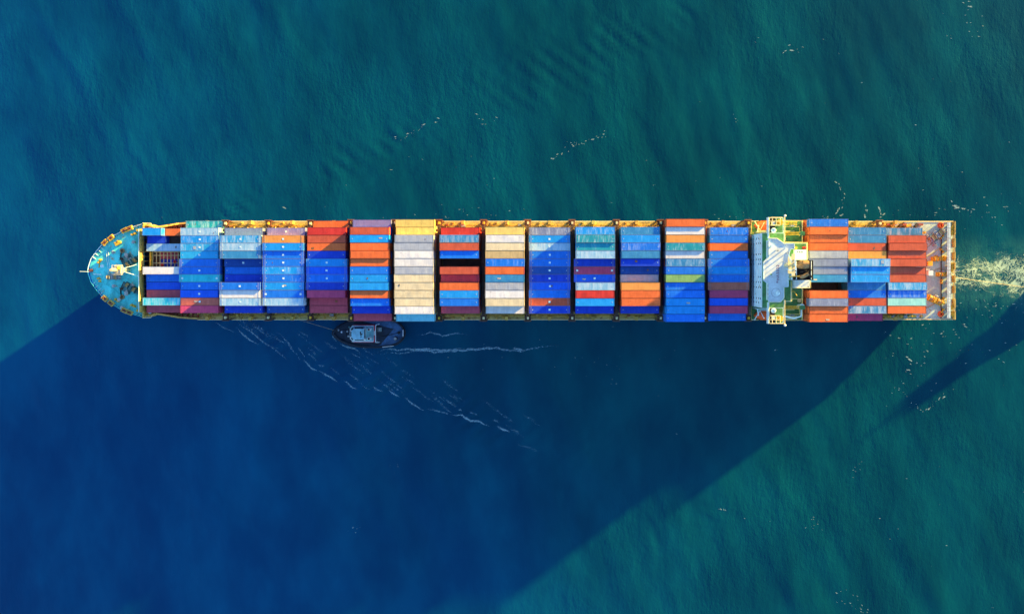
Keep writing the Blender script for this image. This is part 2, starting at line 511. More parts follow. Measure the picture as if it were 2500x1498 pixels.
ORD = ['', 'first', 'second', 'third', 'fourth', 'fifth', 'sixth', 'seventh', 'eighth', 'ninth', 'tenth', 'eleventh', 'twelfth', 'thirteenth', 'fourteenth']
SECOND_TIER = {6, 7, 13, 14, 15, 16, 17}
SHORT = {6: 'block before cream block', 7: 'tall cream block', 13: 'second block before bridge', 14: 'block at bridge front', 15: 'block behind funnel', 16: 'middle block aft', 17: 'sternmost block'}
stack_boxes = []     # (x, y, z0, z1, L, colour) of the tiers nobody can tell apart
PALK = ['blue', 'royal', 'navy', 'steel', 'orange', 'rust', 'maroon', 'grey', 'white', 'azure', 'brown', 'teal']
n_cont = 0
for bi, (bname, cx, base_n, spec) in enumerate(BAYS, 1):
    rows = []
    for s in spec.split('|'):
        k, rest = s.split(':')
        tk = rest.split()
        d = dict(row=int(k), col=tk[0], w=0.0, n=base_n, e=0.0, L=12.192, rib=False, m=[], rust=.05, x=0.0)
        for o in tk[1:]:
            if o == 'R':
                d['rib'] = True
            elif o == 'm':
                d['m'] = [0.0]
            elif o == 'ee':
                d['m'] = [-5.5, 5.5]
            elif o.startswith('rust'):
                d['rust'] = float(o[4:])
            else:
                d[{'w': 'w', 'n': 'n', 'e': 'e', 'L': 'L', 'x': 'x'}[o[0]]] = float(o[1:])
        rows.append(d)
    # words
    def phrase(d):
        p = PAL[d['col']][1]
        if d['w'] >= .6:
            return 'streaked ' + p
        if d['rust'] >= .4:
            return 'rust-stained ' + p
        if d['rib']:
            return 'ribbed ' + p
        return p
    phr = [phrase(d) for d in rows]
    for i, d in enumerate(rows):
        y = (7 - d['row']) * ROW
        n = int(d['n'])
        top = ZB + TIER * n + d['e']
        H = 2.896 if d['e'] > 0 else 2.591
        what = phr[i] + ' container'
        if phr.count(phr[i]) == 1:
            lab = what + ' on top of the ' + bname
        else:
            lab = what + ', ' + ORD[i + 1] + ' from the sunlit side, ' + bname
        if d['L'] < 7:
            lab = 'short ' + lab
        make_container(cx + d['x'], y, top, d['L'], H, PAL[d['col']][0], d['w'], d['rust'], d['rib'], d['m'], lab,
                       'containers on top of the stacks', d['L'] > 7 and len(d['m']) < 2 and d['col'] in ('blue', 'royal', 'azure', 'navy', 'sky', 'steel', 'slate', 'pale', 'teal') and not d['rib'])
        n_cont += 1
        # what stands below it
        z = top - H - .012
        lev = 0
        while z > 13.0:
            h = 2.591
            if z - h < 12.6:
                h = z - 13.0
                if h < .6:
                    break
            pc = rng.choice(PALK) if rng.random() < .6 else d['col']
            if bi == 7:
                pc = rng.choice(['white', 'cream', 'yellow', 'grey'])
            if bi == 13 and d['row'] in (1, 2):
                pc = 'rust'
            if bi == 15 and d['row'] > 9 or bi == 15 and d['row'] < 5:
                pc = 'orange'
            if bi == 17:
                pc = 'rust'
            if bi == 6 and d['row'] == 1:
                pc = 'rust'
            if lev == 0 and bi in SECOND_TIER and h == 2.591 and d['L'] > 7:
                make_container(cx, y, z, 12.192, 2.591, PAL[pc][0], .2, .1, False, [],
                               PAL[pc][1] + ' container one tier down, ' + ORD[i + 1] + ' from sunlit side, ' + SHORT[bi],
                               'containers one tier down in the stacks')
                n_cont += 1
            else:
                stack_boxes.append((cx + d['x'], y, z - h, z, min(d['L'], 12.192), PAL[pc][0]))
            z -= h + .012
            lev += 1
print('containers', n_cont, 'stack boxes', len(stack_boxes))

sb = MB()
cols = []
for x, y, z0, z1, L, c in stack_boxes:
    sb.box(x - L / 2, x + L / 2, y - CW / 2, y + CW / 2, z0, z1)
    cols += [c] * 6
me = sb.mesh('lower_tiers', M['stacked'], recalc=False)
at = me.attributes.new('paint', 'FLOAT_COLOR', 'FACE')
at.data.foreach_set('color', [v for c in cols for v in (*c, 1.0)])
lt = bpy.data.objects.new('lower_container_tiers', me)
COL.objects.link(lt)
tag(lt, 'lower tiers of mixed containers packed beneath the top layer', 'containers', kind='stuff')

# two short boxes low in the open hatch of the foremost block
for (dx, row, c, w) in ((.3, 5, 'maroon', 'maroon container low in the open hatch behind the bow deck'),
                        (.5, 6, 'royal', 'royal blue container low in the open hatch behind the bow deck')):
    make_container(-122.9 + dx, (7 - row) * ROW, 12.6, 6.06, 2.591, PAL[c][0], 0, .1, False, [], 'short ' + w, 'containers in the open hatch')
# ------------------------------------------------------------------ the container ship
ship = empty('container_ship', (0, 0, 0))
tag(ship, 'long blue container ship with green-decked white bridge, loaded with coloured containers', 'ship')

OUT = [(-147.9, 0.0), (-147.7, 1.3), (-146.9, 3.8), (-145.3, 6.1), (-143.1, 8.7), (-140, 11.05), (-136.3, 13.1), (-134.3, 13.9), (-130.4, 15.05),
       (-128.4, 15.0), (-126.4, 14.3), (-123.5, 14.8), (-119.6, 15.6), (-115, 15.95), (-110, 16.1), (-60, 16.1), (0, 16.1), (60, 16.1), (120, 16.1), (133.9, 16.0)]
WL = [(-147.9, 0.0), (-141, 0.0), (-136, 1.5), (-130, 4.2), (-120, 9), (-110, 12.8), (-100, 15), (-90, 16), (100, 16), (118, 12.5), (133.9, 4.0)]


def interp(tab, x):
    for (a, b), (c, d) in zip(tab, tab[1:]):
        if a <= x <= c:
            return b + (d - b) * (x - a) / (c - a)
    return tab[-1][1] if x > tab[-1][0] else tab[0][1]


def deck_z(x):
    return 14.4 if x < -130.2 else 11.0


# hull shell, both sides one surface
hx = [p[0] for p in OUT]
rings = []
for x in hx:
    b, w = interp(OUT, x), interp(WL, x)
    zt = deck_z(x) + .02
    prof = []
    for t in (0, .25, .5, .75, 1):
        k_ = max(0, min(1, (x - 105) / 15))       # the stern is cut away low above the water
        yy = w + (b - w) * ((1 - k_) * t ** 1.8 + k_ * min(1, t / .42))
        prof.append((yy, zt * t))
    stem = max(0, -141 - x)       # raked stem: the waterline starts further aft
    rings.append([(x + stem * (1 - t), yy, z) for t, (yy, z) in zip((0, .25, .5, .75, 1), prof)])
hb = MB()
vs, fs, ms = [], [], []
n = len(rings)
for side in (1, -1):
    o = len(vs)
    for r in rings:
        vs += [(r[0][0], side * r[0][1] * .96, -3.0)] + [(x, side * y, z) for x, y, z in r]
    for i in range(n - 1):
        for j in range(5):
            q = (o + i * 6 + j, o + (i + 1) * 6 + j, o + (i + 1) * 6 + j + 1, o + i * 6 + j + 1)
            fs.append(q if side > 0 else q[::-1])
            ms.append(1 if j == 0 else 0)
    if side > 0:
        tr1 = [o + (n - 1) * 6 + j for j in range(6)]
    else:
        tr2 = [o + (n - 1) * 6 + j for j in range(6)]
for j in range(5):
    fs.append((tr1[j], tr2[j], tr2[j + 1], tr1[j + 1]))
    ms.append(1 if j == 0 else 0)
hb.v, hb.f, hb.m = vs, fs, ms
hb.build('hull', [M['hull'], M['boot']], ship)


def deck_poly(x0, x1, inset=0.0):
    xs = [x0] + [x for x in hx if x0 < x < x1] + [x1]
    top = [(x, max(.02, interp(OUT, x) - inset)) for x in xs]
    return top + [(x, -y) for x, y in reversed(top)]


fd = MB()
fd.prism(deck_poly(-147.6, -130.2, .12), 13.9, 14.4)
fore = fd.build('forecastle_deck', M['foredeck'], ship)
md = MB()
md.prism(deck_poly(-130.1, 118.0, .05), 10.2, 11.0)
md.build('main_deck', M['sidedeck'], ship)
MB().prism(deck_poly(118.05, 133.8, .05), 10.2, 11.6).build('stern_deck', M['sterndeck'], ship)


def wall_strip(pts, z0, z1, th, mats, name, parent=None, cap=None):
    """a bulwark: a thin wall that follows pts, thickness th towards the centreline"""
    b = MB()
    for (ax, ay), (bx, by) in zip(pts, pts[1:]):
        d = Vector((bx - ax, by - ay)).normalized()
        nrm = Vector((-d.y, d.x))
        if (nrm.x if abs(nrm.y) < .3 else -nrm.y * (ay + by)) < 0:
            nrm = -nrm
        za, zb = (z0(ax), z1(ax)), (z0(bx), z1(bx))
        v = [(ax, ay, za[0]), (bx, by, zb[0]), (bx + nrm.x * th, by + nrm.y * th, zb[0]), (ax + nrm.x * th, ay + nrm.y * th, za[0]),
             (ax, ay, za[1]), (bx, by, zb[1]), (bx + nrm.x * th, by + nrm.y * th, zb[1]), (ax + nrm.x * th, ay + nrm.y * th, za[1])]
        b.add(v, [(0, 3, 2, 1), (4, 5, 6, 7), (0, 1, 5, 4), (1, 2, 6, 5), (2, 3, 7, 6), (3, 0, 4, 7)])
    return b.build(name, mats, parent)


def bow_pts(x0, x1, sgn, off=0.0):
    return [(x, sgn * (interp(OUT, x) + off)) for x in ([x0] + [x for x in hx if x0 < x < x1] + [x1])]


bulw = wall_strip(bow_pts(-147.9, -130.3, 1) [::-1] + bow_pts(-147.9, -130.3, -1)[1:], lambda x: 14.42, lambda x: 15.05, .16, M['hull'], 'bow_bulwark', ship)
# bulwark cap rail and inside stays
for sgn in (1, -1):
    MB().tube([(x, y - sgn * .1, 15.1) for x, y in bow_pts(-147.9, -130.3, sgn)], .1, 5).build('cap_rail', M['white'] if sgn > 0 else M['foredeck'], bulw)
    st = MB()
    for x in (-146.4, -145.6, -144.7, -143.9, -143.0, -142.2, -141.4, -140.4, -137.2, -135.9, -132.5, -131.5):
        y = interp(OUT, x) - .15
        st.add([(x, sgn * y, 14.42), (x, sgn * y, 14.98), (x + .8, sgn * (y - .9), 14.42), (x + .1, sgn * y, 14.42), (x + .1, sgn * y, 14.98), (x + .9, sgn * (y - .9), 14.42)],
               [(0, 1, 2), (3, 5, 4), (0, 3, 4, 1), (1, 4, 5, 2), (0, 2, 5, 3)])
    st.build('bulwark_stay', M['white'], bulw)
    # the flared rail that drops from forecastle to main deck
    pts = bow_pts(-130.2, -113.5, sgn)
    wall_strip(pts, lambda x: 11.02, lambda x: 12.4 + 2.6 * max(0, min(1, (-119.5 - x) / 10)), .55, M['coaming'], 'flared_bulwark', ship)
    f = MB()
    for k in range(9):
        x = -127.5 + k * 1.7
        y = interp(OUT, x) - .7
        f.box(x, x + .15, sgn * (y - 1.2) if sgn > 0 else -y, sgn * y if sgn > 0 else -(y - 1.2), 11.02, 12.0)
    f.build('deck_frame', M['rustred'], ship)
    MB().box(-128.6, -114.0, min(sgn * 13.0, sgn * 14.25), max(sgn * 13.0, sgn * 14.25), 11.004, 11.05).build('walkway', M['rustred'], ship)
    # corner house at the end of the breakwater
    c = MB()
    c.box(-130.0, -127.2, min(sgn * 12.2, sgn * 14.7), max(sgn * 12.2, sgn * 14.7), 11.0, 13.6)
    c.box(-130.05, -129.7, min(sgn * 11.4, sgn * 13.3), max(sgn * 11.4, sgn * 13.3), 13.6, 17.3)
    c.box(-130.05, -129.7, min(sgn * 13.3, sgn * 15.3), max(sgn * 13.3, sgn * 15.3), 13.6, 15.4)
    h = c.build('breakwater_end_house', M['coaming'], ship)
    MB().lathe([(.55, 0), (.55, .5), (.3, .5)], (-128.3, sgn * 13.6, 13.6), 14).build('vent', M['white'], h)
    MB().tube([(-129.9, sgn * 15.3, 15.5), (-127.4, sgn * 15.2, 15.2), (-127.2, sgn * 14.4, 14.6)], .12, 5).build('rail', M['railcream'], h)

bw = MB()
bw.box(-130.35, -130.05, -11.38, 11.38, 14.42, 17.3)
for y in [-10.5 + 1.5 * k for k in range(15)]:
    bw.add([(-130.05, y, 14.4), (-130.05, y, 17.1), (-128.9, y, 11.2), (-130.05, y + .12, 14.4), (-130.05, y + .12, 17.1), (-128.9, y + .12, 11.2)],
           [(0, 1, 2), (3, 5, 4), (0, 3, 4, 1), (1, 4, 5, 2), (0, 2, 5, 3)])
brk = bw.build('breakwater', M['coaming'], ship)
MB().tube([(-130.2, -13.3, 17.35), (-130.2, 13.3, 17.35)], .1, 5).build('top_rail', M['white'], brk)


# --- deck machinery
def fairlead(x, y, z, rot, mat):
    b = MB()
    b.cbox((0, -.55, .4), (1.9, .22, .8))
    b.cbox((0, .55, .4), (1.9, .22, .8))
    b.cbox((-.84, 0, .4), (.22, .88, .8))
    b.cbox((.84, 0, .4), (.22, .88, .8))
    o = b.build('roller_fairlead', mat, ship)
    o.location, o.rotation_euler = (x, y, z), (0, 0, rot)
    for dx in (-.4, .4):
        MB().cyl((dx, 0, .05), .24, .95, 10).build('roller', M['rustred'], o)
    return o


for (x, tilt) in ((-142.2, .78), (-140.2, .70), (-135.9, .46), (-134.2, .40)):
    for sgn in (1, -1):
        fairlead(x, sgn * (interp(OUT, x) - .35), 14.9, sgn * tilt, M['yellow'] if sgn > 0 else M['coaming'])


def bollard(x, y, z, rot, mat, parent=ship):
    b = MB()
    b.cbox((0, 0, .06), (1.7, .7, .12))
    for dx in (-.5, .5):
        b.lathe([(.24, .12), (.22, .75), (.3, .78), (.3, .92)], (dx, 0, 0), 10)
    o = b.build('bollard', mat, parent)
    o.location, o.rotation_euler = (x, y, z), (0, 0, rot)
    return o


for x, y, r in ((-144.3, 3.0, 1.0), (-144.3, -3.0, -1.0), (-138.6, 9.2, .6), (-138.6, -9.6, -.6), (-133.2, 11.8, .4), (-133.4, -11.4, -.4), (-131.4, 13.1, .2), (-131.4, -13.1, -.2)):
    bollard(x, y, 14.4, r, M['yellow'])


def winch(x, y, z, rot, scale=1.0, drums=2, body=None, rope=None):
    """mooring winch: bed plate, gear case, rope drums with flanges, motor, warping head"""
    body = body or M['machgreen']
    e = MB()
    e.box(-2.6, 2.6, -.9, .9, 0, .18)
    e.box(-.35, .35, -.8, .8, .18, 1.7)
    for xx in (-2.4, 2.2):
        e.box(xx, xx + .22, -.6, .6, .18, 1.4)
    e.tube([(-2.9, 0, 1.0), (2.9, 0, 1.0)], .13, 8)
    e.lathe([(.45, 0), (.3, .2), (.3, .4), (.45, .6)], (2.5, 0, 1.0), 12, axis='x')
    o = e.build('mooring_winch', body, ship)
    o.location, o.rotation_euler, o.scale = (x, y, z), (0, 0, rot), (scale,) * 3
    for xx in ((-1.9, .7)[:drums]):
        d = MB()
        d.lathe([(.95, 0), (.95, .08), (.3, .08), (.3, 1.12), (.95, 1.12), (.95, 1.2)], (xx, 0, 1.0), 16, axis='x')
        d.build('drum_flange', body, o)
        MB().lathe([(.72, .1), (.76, .5), (.74, 1.1)], (xx, 0, 1.0), 16, axis='x').build('rope_coil', rope or M['rope'], o)
    m = MB()
    m.lathe([(.42, 0), (.42, 1.1), (.2, 1.2)], (-.55, 1.0, .9), 12, axis='x')
    m.build('motor', M['grey'], o)
    return o


winch(-143.0 + 3.2, -2.2, 14.4, 0, .85, 2, M['grey'])
winch(-133.6, 2.8, 14.4, .55, 1.0, 2)
winch(-133.8, -5.6, 14.4, -.55, 1.0, 2)
for sgn, yo in ((1, 1.4), (-1, -3.6)):
    # anchor windlass with gypsy wheel and chain
    b = MB()
    b.cbox((0, 0, .12), (3.4, 2.4, .24), sgn * .5)
    b.cbox((.3, 0, .9), (1.0, 2.0, 1.5), sgn * .5)
    w = b.build('anchor_windlass', M['machgreen'], ship, loc=(-135.6, yo + sgn * 2.3, 14.4))
    MB().lathe([(1.0, -.35), (.6, -.15), (.6, .15), (1.0, .35)], (-1.1, 0, 1.0), 18, axis='y').build('gypsy_wheel', M['darksteel'], w)
    MB().lathe([(.5, -1.1), (.62, 0), (.5, .8)], (.4, sgn * 1.1, 1.1), 14, axis='y').build('brake_drum', M['grey'], w)
    ch = MB()
    px, py = -137.2, yo + sgn * 4.6
    for k in range(22):
        t = k / 21
        ch.cbox((-136.4 - 1.1 * math.sin(t * 2.4), yo + sgn * (.2 + 4.6 * t), 14.55), (.42, .3, .16), 1.5 + .4 * (k % 2))
    ch.build('anchor_chain', M['darksteel'], ship)
    MB().lathe([(.75, 0), (.75, .35), (.45, .35), (.45, .1)], (-137.0, yo + sgn * 5.0, 14.4), 16).build('hawse_pipe', M['brass'], ship)

# foremast with its broad lit top platform
fm = MB()
fm.tube([(-135.1, .15, 14.4), (-135.1, .15, 24.8)], [.65, .45], 10)
for k in range(4):
    t = math.pi / 2 * k
    fm.tube([(-135.1, .15, 17.0), (-135.1 + 1.2 * math.cos(t + .7), .15 + 1.2 * math.sin(t + .7), 20.2)], .1, 5)
mast = fm.build('foremast', M['railcream'], ship)
pf = MB()
pf.prism([(-136.3, -.9), (-133.9, -.9), (-133.9, 1.3), (-136.3, 1.3)], 20.36, 21.2)
pf.prism([(-136.6, -.9), (-136.1, -1.4), (-134.2, -1.4), (-133.7, -.9), (-133.7, 1.3), (-134.2, 1.75), (-136.1, 1.75), (-136.6, 1.3)], 20.2, 20.35)
pf.tube([(-136.6, -1.3, 21.3), (-133.7, -1.3, 21.3), (-133.7, 1.7, 21.3), (-136.6, 1.7, 21.3), (-136.6, -1.3, 21.3)], .07, 5)
for x, y in ((-136.6, -1.3), (-133.7, -1.3), (-133.7, 1.7), (-136.6, 1.7), (-135.1, 1.7), (-135.1, -1.3)):
    pf.tube([(x, y, 20.3), (x, y, 21.3)], .05, 4)
pf.build('lookout_platform', paint('lookout_paint', (.72, .62, .42), .5, .2, 1.5, .2), mast)
MB().cyl((-135.7, -.4, 21.2), .4, .5, 12).build('mast_light', M['grey'], mast)
MB().lathe([(.5, 0), (.55, .6), (.2, .9)], (-134.4, .7, 21.2), 12).build('horn', M['yellow'], mast)
for sgn in (1, -1):
    MB().tube([(-134.6, .15 + sgn * .3, 19.5), (-130.3, .15 + sgn * 2.0, 16.9)], .09, 5).build('mast_stay', M['white'], ship)
# jackstaff and stem-head roller
jk = MB()
jk.tube([(-147.5, -.4, 14.4), (-147.5, -.4, 16.1), (-149.6, -.3, 16.6)], .06, 6)
jk.build('jackstaff', M['white'], ship)
jr = MB()
jr.cbox((-146.9, 0, 14.8), (.8, .9, .9))
jr.build('stem_roller_house', M['rustred'], ship)
MB().tube([(-146.3, -1.2, 14.6), (-143.7, -1.35, 14.6)], .16, 6).build('stowed_pole', M['white'], ship)
MB().tube([(-144.6, .9, 14.5), (-144.4, 2.1, 14.5)], .16, 6).build('stowed_spar', M['yellow'], ship)
MB().lathe([(.5, 0), (.5, .5), (.25, .62)], (-143.5, 1.4, 14.4), 14).build('capstan', M['white'], ship)
for pts in ([(-142.0, 6.3, 14.5), (-142.1, 3.5, 14.5), (-141.6, .9, 14.5), (-141.6, -1.6, 14.5)], [(-141.5, 6.2, 14.5), (-141.4, 3.0, 14.5), (-141.0, .6, 14.5)]):
    MB().tube(pts, .09, 5).build('mooring_line', M['white'], ship)
MB().tube([(-145.2, -2.4, 14.5), (-139.5, -6.4, 14.5), (-137.6, -8.0, 14.5)], .16, 5).build('deck_pipe', M['foredeck'], ship)
for x, y in ((-139.6, 5.9), (-139.4, -5.0), (-133.0, 9.2), (-137.7, -9.4), (-136.8, -12.0)):
    MB().lathe([(.35, 0), (.35, .7), (.55, .8), (.55, 1.0), (.1, 1.15)], (x, y, 14.4), 12).build('mushroom_vent', M['grey'], ship)
MB().cbox((-138.2, 8.7, 14.75), (2.0, .8, .7), .5).build('rope_locker', M['yellow'], ship)

# --- hatches, coamings, pedestals
for bi, (bname, cx, base_n, spec) in enumerate(BAYS, 1):
    b = MB()
    hw = 13.4 if bi > 1 else 12.6
    if bi == 1:
        for sg in (1, -1):
            b.box(cx - 6.3, cx + 6.3, min(sg * 6.1, sg * hw), max(sg * 6.1, sg * hw), 11.0, 13.15)
        b.box(cx - 6.3, cx + 6.3, -6.1, 1.0, 11.0, 13.15)
        b.box(cx - 6.3, cx + 6.3, 1.0, 6.1, 11.0, 11.1)
    else:
        b.box(cx - 6.35, cx + 6.35, -hw, hw, 12.0, 13.16)
    b.build('hatch_cover', M['hatch'], ship)
    if bi > 1:
        for sg in (1, -1):
            c = MB()
            c.box(cx - 6.6, cx + 6.6, min(sg * 13.42, sg * 13.75), max(sg * 13.42, sg * 13.75), 11.0, 12.9)
            for k in range(6):
                x = cx - 5.5 + 2.2 * k
                c.box(x, x + .14, min(sg * 13.75, sg * 14.25), max(sg * 13.75, sg * 14.25), 11.0, 12.6)
            c.build('hatch_coaming', M['coaming'], ship)
        if cx < 118 and not (66 < cx < 84):
            for sg in (1, -1):
                p = MB()
                MB().box(cx - 3.6, cx - 3.0, min(sg * 15.4, sg * 15.9), max(sg * 15.4, sg * 15.9), 11.0, 12.1).build('deck_post', M['coaming'], ship)
                p.box(cx - .45, cx + .45, min(sg * 15.1, sg * 16.25), max(sg * 15.1, sg * 16.25), 11.0, 13.1)
                p.build('container_pedestal', M['coaming'], ship)

# rails and pipes along the side decks
for sg in (1, -1):
    r = MB()
    r.tube([(-113.5, sg * 16.05, 12.35), (133.6, sg * 16.0, 12.35)], .13, 5)
    r.tube([(-113.5, sg * 16.05, 11.7), (133.6, sg * 16.0, 11.7)], .06, 4)
    for k in range(124):
        x = -113.5 + 2 * k
        r.tube([(x, sg * 16.05, 11.0), (x, sg * 16.05, 12.35)], .05, 4, caps=False)
    r.build('side_railing', M['railcream'], ship)
    for y, z, rad in ((14.75, 11.35, .16), (15.1, 11.3, .09)):
        MB().tube([(-112, sg * y, z), (64, sg * y, z)], rad, 6).build('deck_pipe', M['coaming'], ship)
        MB().tube([(84, sg * y, z), (118, sg * y, z)], rad, 6).build('deck_pipe', M['coaming'], ship)
    rr = random.Random(5 if sg > 0 else 6)
    for k in range(46):
        x = -110 + k * 4.9 + rr.uniform(-1.6, 1.6)
        if 62 < x < 84 or x > 117:
            continue
        kind = rr.random()
        if kind < .35:
            MB().cbox((x, sg * rr.uniform(14.6, 14.98), 11.45), (rr.uniform(.5, 1.4), rr.uniform(.4, .9), .9)).build('deck_locker', rr.choice([M['coaming'], M['yellow'], M['grey'], M['rustred']]), ship)
        elif kind < .6:
            MB().lathe([(.2, 0), (.2, .8), (.4, .9), (.4, 1.1), (.1, 1.2)], (x, sg * rr.uniform(14.5, 15.5), 11.0), 10).build('mushroom_vent', M['coaming'], ship)
        elif kind < .8:
            bollard(x, sg * 15.4, 11.0, 0, M['coaming'])

# lashing bridges in the gaps between the blocks
xs = [b[1] for b in BAYS]
gaps = [(xs[i] + xs[i + 1]) / 2 for i in range(1, 13)] + [65.0] + [95.6, 108.2]
for gx in gaps:
    zt = 15.4 if gx < -75 else 18.3
    if gx > 90:
        zt = 15.5
    th = .35
    b = MB()
    for k in range(14):
        y = -16.1 + k * 2.48 + .0
        b.box(gx - th, gx + th, y - .09, y + .09, 11.0, zt)
    for z in (13.3, zt - .2):
        b.box(gx - th - .1, gx + th + .1, -14.4, 14.4, z, z + .12)
    for s in (-1, 1):
        b.tube([(gx + s * (th + .08), -14.4, zt + .9), (gx + s * (th + .08), 14.4, zt + .9)], .05, 4)
    lb = b.build('lashing_bridge', M['darksteel'], ship)
    for sg in (1, -1):
        t = MB()
        for dx in (-.85, .85):
            for y in (14.5, 16.0):
                t.box(gx + dx - .12, gx + dx + .12, sg * y - .12, sg * y + .12, 11.0, zt - .05)
        t.box(gx - .97, gx + .97, min(sg * 14.4, sg * 16.15), max(sg * 14.4, sg * 16.15), zt - .55, zt - .4)
        t.tube([(gx - .97, sg * 16.15, zt + .5), (gx + .97, sg * 16.15, zt + .5)], .13, 5)
        t.box(gx - 1.2, gx + 1.2, min(sg * 15.9, sg * 16.3), max(sg * 15.9, sg * 16.3), zt - .1, zt + .05)
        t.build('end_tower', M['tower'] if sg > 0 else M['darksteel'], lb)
        MB().cbox((gx + .1, sg * 15.2, zt + .1), (.6, .8, .9)).build('access_hatch', M['yellow'] if rng.random() < .5 else M['railcream'], lb)

# open hatch of the foremost block: cell guides
g = MB()
y0, y1 = 1.05, 6.05
for x in [-127.7 + 1.18 * k for k in range(10)]:
    g.box(x - .09, x + .09, y0, y1, 13.15, 13.4)
for y in (1.1, 2.4, 4.9, 6.0):
    g.box(-127.9, -117.0, y - .1, y + .1, 13.4, 13.62)
cg = g.build('cell_guide_frame', M['railcream'], ship)
for x, y in ((-124.4, 1.7), (-120.3, 2.9)):
    b = MB()
    b.lathe([(.62, 0), (.62, .3), (.25, .3), (.25, .1)], (x, y, 13.65), 4)
    b.build('lashing_cone_box', M['red'], cg)
MB().box(-128.1, -127.75, 1.0, 6.1, 13.2, 14.6).build('guide_end_frame', M['yellow'], cg)
MB().box(-118.0, -116.8, 6.3, 8.6, 11.0, 12.6).build('winch_house', M['machgreen'], ship)
# ------------------------------------------------------------------ bridge house
def H(x, y, z):
    return W(1800 + x / 5.115, 510 + y / 5.115, z)


def S(x, y, z):
    return W(1940 + x / 5.1175, 510 + y / 5.1175, z)


lowb = MB()
lowb.box(66.4, 81.9, -16.0, 16.0, 11.0, 15.0)
low = lowb.build('lower_deckhouse', M['white'], ship)
MB().box(66.5, 81.8, -15.9, 15.9, 15.003, 15.03).build('green_deck', M['greendeck'], low)
acc = MB().box(66.4, 73.2, -11.4, 11.4, 15.0, 29.0).build('accommodation_block', M['white'], ship)
MB().box(66.5, 73.1, -11.3, 11.3, 29.003, 29.03).build('green_deck', M['greendeck'], acc)
win_me = MB().box(-.05, .03, -.24, .24, -.26, .26).mesh('window', M['glass'])
for z in (17.2, 20.0, 22.8, 25.6, 27.6):
    for y in (-9.9, -8.6, -5.2, -3.6, -2.0, 2.0, 3.4, 5.0, 8.4, 9.9):
        if (z > 27 and abs(y) > 9) or (z == 22.8 and abs(y) < 3):
            continue
        put('window', win_me, acc, (66.39, y, z))
for z in (17.9, 20.7, 23.5, 26.3):
    MB().box(66.28, 66.4, -11.4, 11.4, z, z + .08).build('deck_ledge', M['white'], acc)
aft = MB().box(73.3, 81.9, -15.9, 15.9, 15.1, 19.0).build('aft_deckhouse', M['white'], ship)
MB().box(73.4, 81.8, -15.8, 15.8, 19.003, 19.03).build('green_deck', M['greendeck'], aft)
upp = MB().box(73.3, 81.4, 2.9, 8.4, 19.05, 25.0).build('engine_casing', M['white'], ship)
MB().box(73.4, 81.3, 3.2, 8.3, 25.003, 25.03).build('green_deck', M['greendeck'], upp)
up2 = MB().box(73.3, 75.9, -9.6, -2.9, 19.05, 27.0).build('engine_casing', M['white'], ship)
MB().box(73.4, 75.8, -9.5, -3.0, 27.003, 27.03).build('green_deck', M['greendeck'], up2)
plat = MB().box(75.95, 80.7, -5.4, -2.9, 19.05, 30.0).build('engine_casing', M['roofwhite'], ship)
for x, y in ((80.2, -4.9), (80.2, -5.1), (80.2, -3.6)):
    MB().cyl((x, y, 30.0), .1, .3, 8).build('vent', M['black'], plat)

# bridge deck: wings across the beam
for sg in (1, -1):
    a, b = (11.45, 16.1) if sg > 0 else (-16.1, -11.45)
    wg = MB().box(68.2, 73.0, a, b, 28.55, 29.0).build('bridge_wing', M['white'], ship)
    MB().box(70.4, 72.8, min(a, b) + .1, max(a, b) - .1, 29.003, 29.03).build('green_deck', M['greendeck'], wg)
    MB().box(68.4, 70.38, min(a, b) + .1, max(a, b) - .1, 29.003, 29.03).build('dark_grating', M['black'], wg)
    y0, y1 = (9.7, 16.2) if sg > 0 else (-16.2, -9.7)
    MB().box(67.95, 68.2, y0, y1, 28.55, 30.35).build('wing_bulwark', M['white'], wg)
    MB().box(68.35, 68.5, y0, y1, 29.0, 30.0).build('wing_console', M['railcream'], wg)
    fr = MB()
    for x in (69.0, 70.15, 71.4):
        fr.tube([(x, sg * 13.7, 31.0), (x, sg * 16.05, 31.0)], .12, 5)
        for y in (13.7, 16.05):
            fr.tube([(x, sg * y, 29.0), (x, sg * y, 31.0)], .07, 4)
    for y in (13.7, 14.9, 16.05):
        fr.tube([(68.4, sg * y, 31.0), (71.4, sg * y, 31.0)], .12, 5)
    fr.tube([(71.4, sg * 16.05, 31.0), (73.0, sg * 16.1, 30.4), (73.0, sg * 9.0, 30.4)], .09, 5)
    fr.tube([(73.0, sg * 9.0, 30.0), (73.0, sg * 16.4, 30.0)], .08, 4)
    fr.build('wing_frame', M['railcream'], wg)
    MB().box(69.15, 70.0, min(sg * 13.9, sg * 14.8), max(sg * 13.9, sg * 14.8), 29.03, 30.2).build('wing_cabinet', M['roofwhite'], wg)
    MB().lathe([(.95, 0), (.95, .25), (.5, .25), (.45, .6), (.3, .6)], (71.9, sg * 14.7, 29.03), 20).build('pelorus_stand', M['yellow'], wg)
    MB().lathe([(.2, 0), (.2, .3), (.36, .45), (.36, .8), (.15, .95)], (73.0, sg * 16.6, 29.9), 12).build('side_light', M['roofwhite'], wg)
    dm = MB()
    dm.lathe([(.3, 0), (.3, .8), (.78, 1.1), (.78, 1.3), (.5, 1.75), (.28, 1.8), (.24, 1.6)], (69.6, sg * 12.2, 29.03), 22)
    dm.build('compass_platform', M['white'], wg)
    z = 29.0
    MB().tube([(72.9, sg * 11.4, 28.6), (72.9, sg * 15.6, 19.1)], .2, 6).build('wing_strut', M['white'], wg)

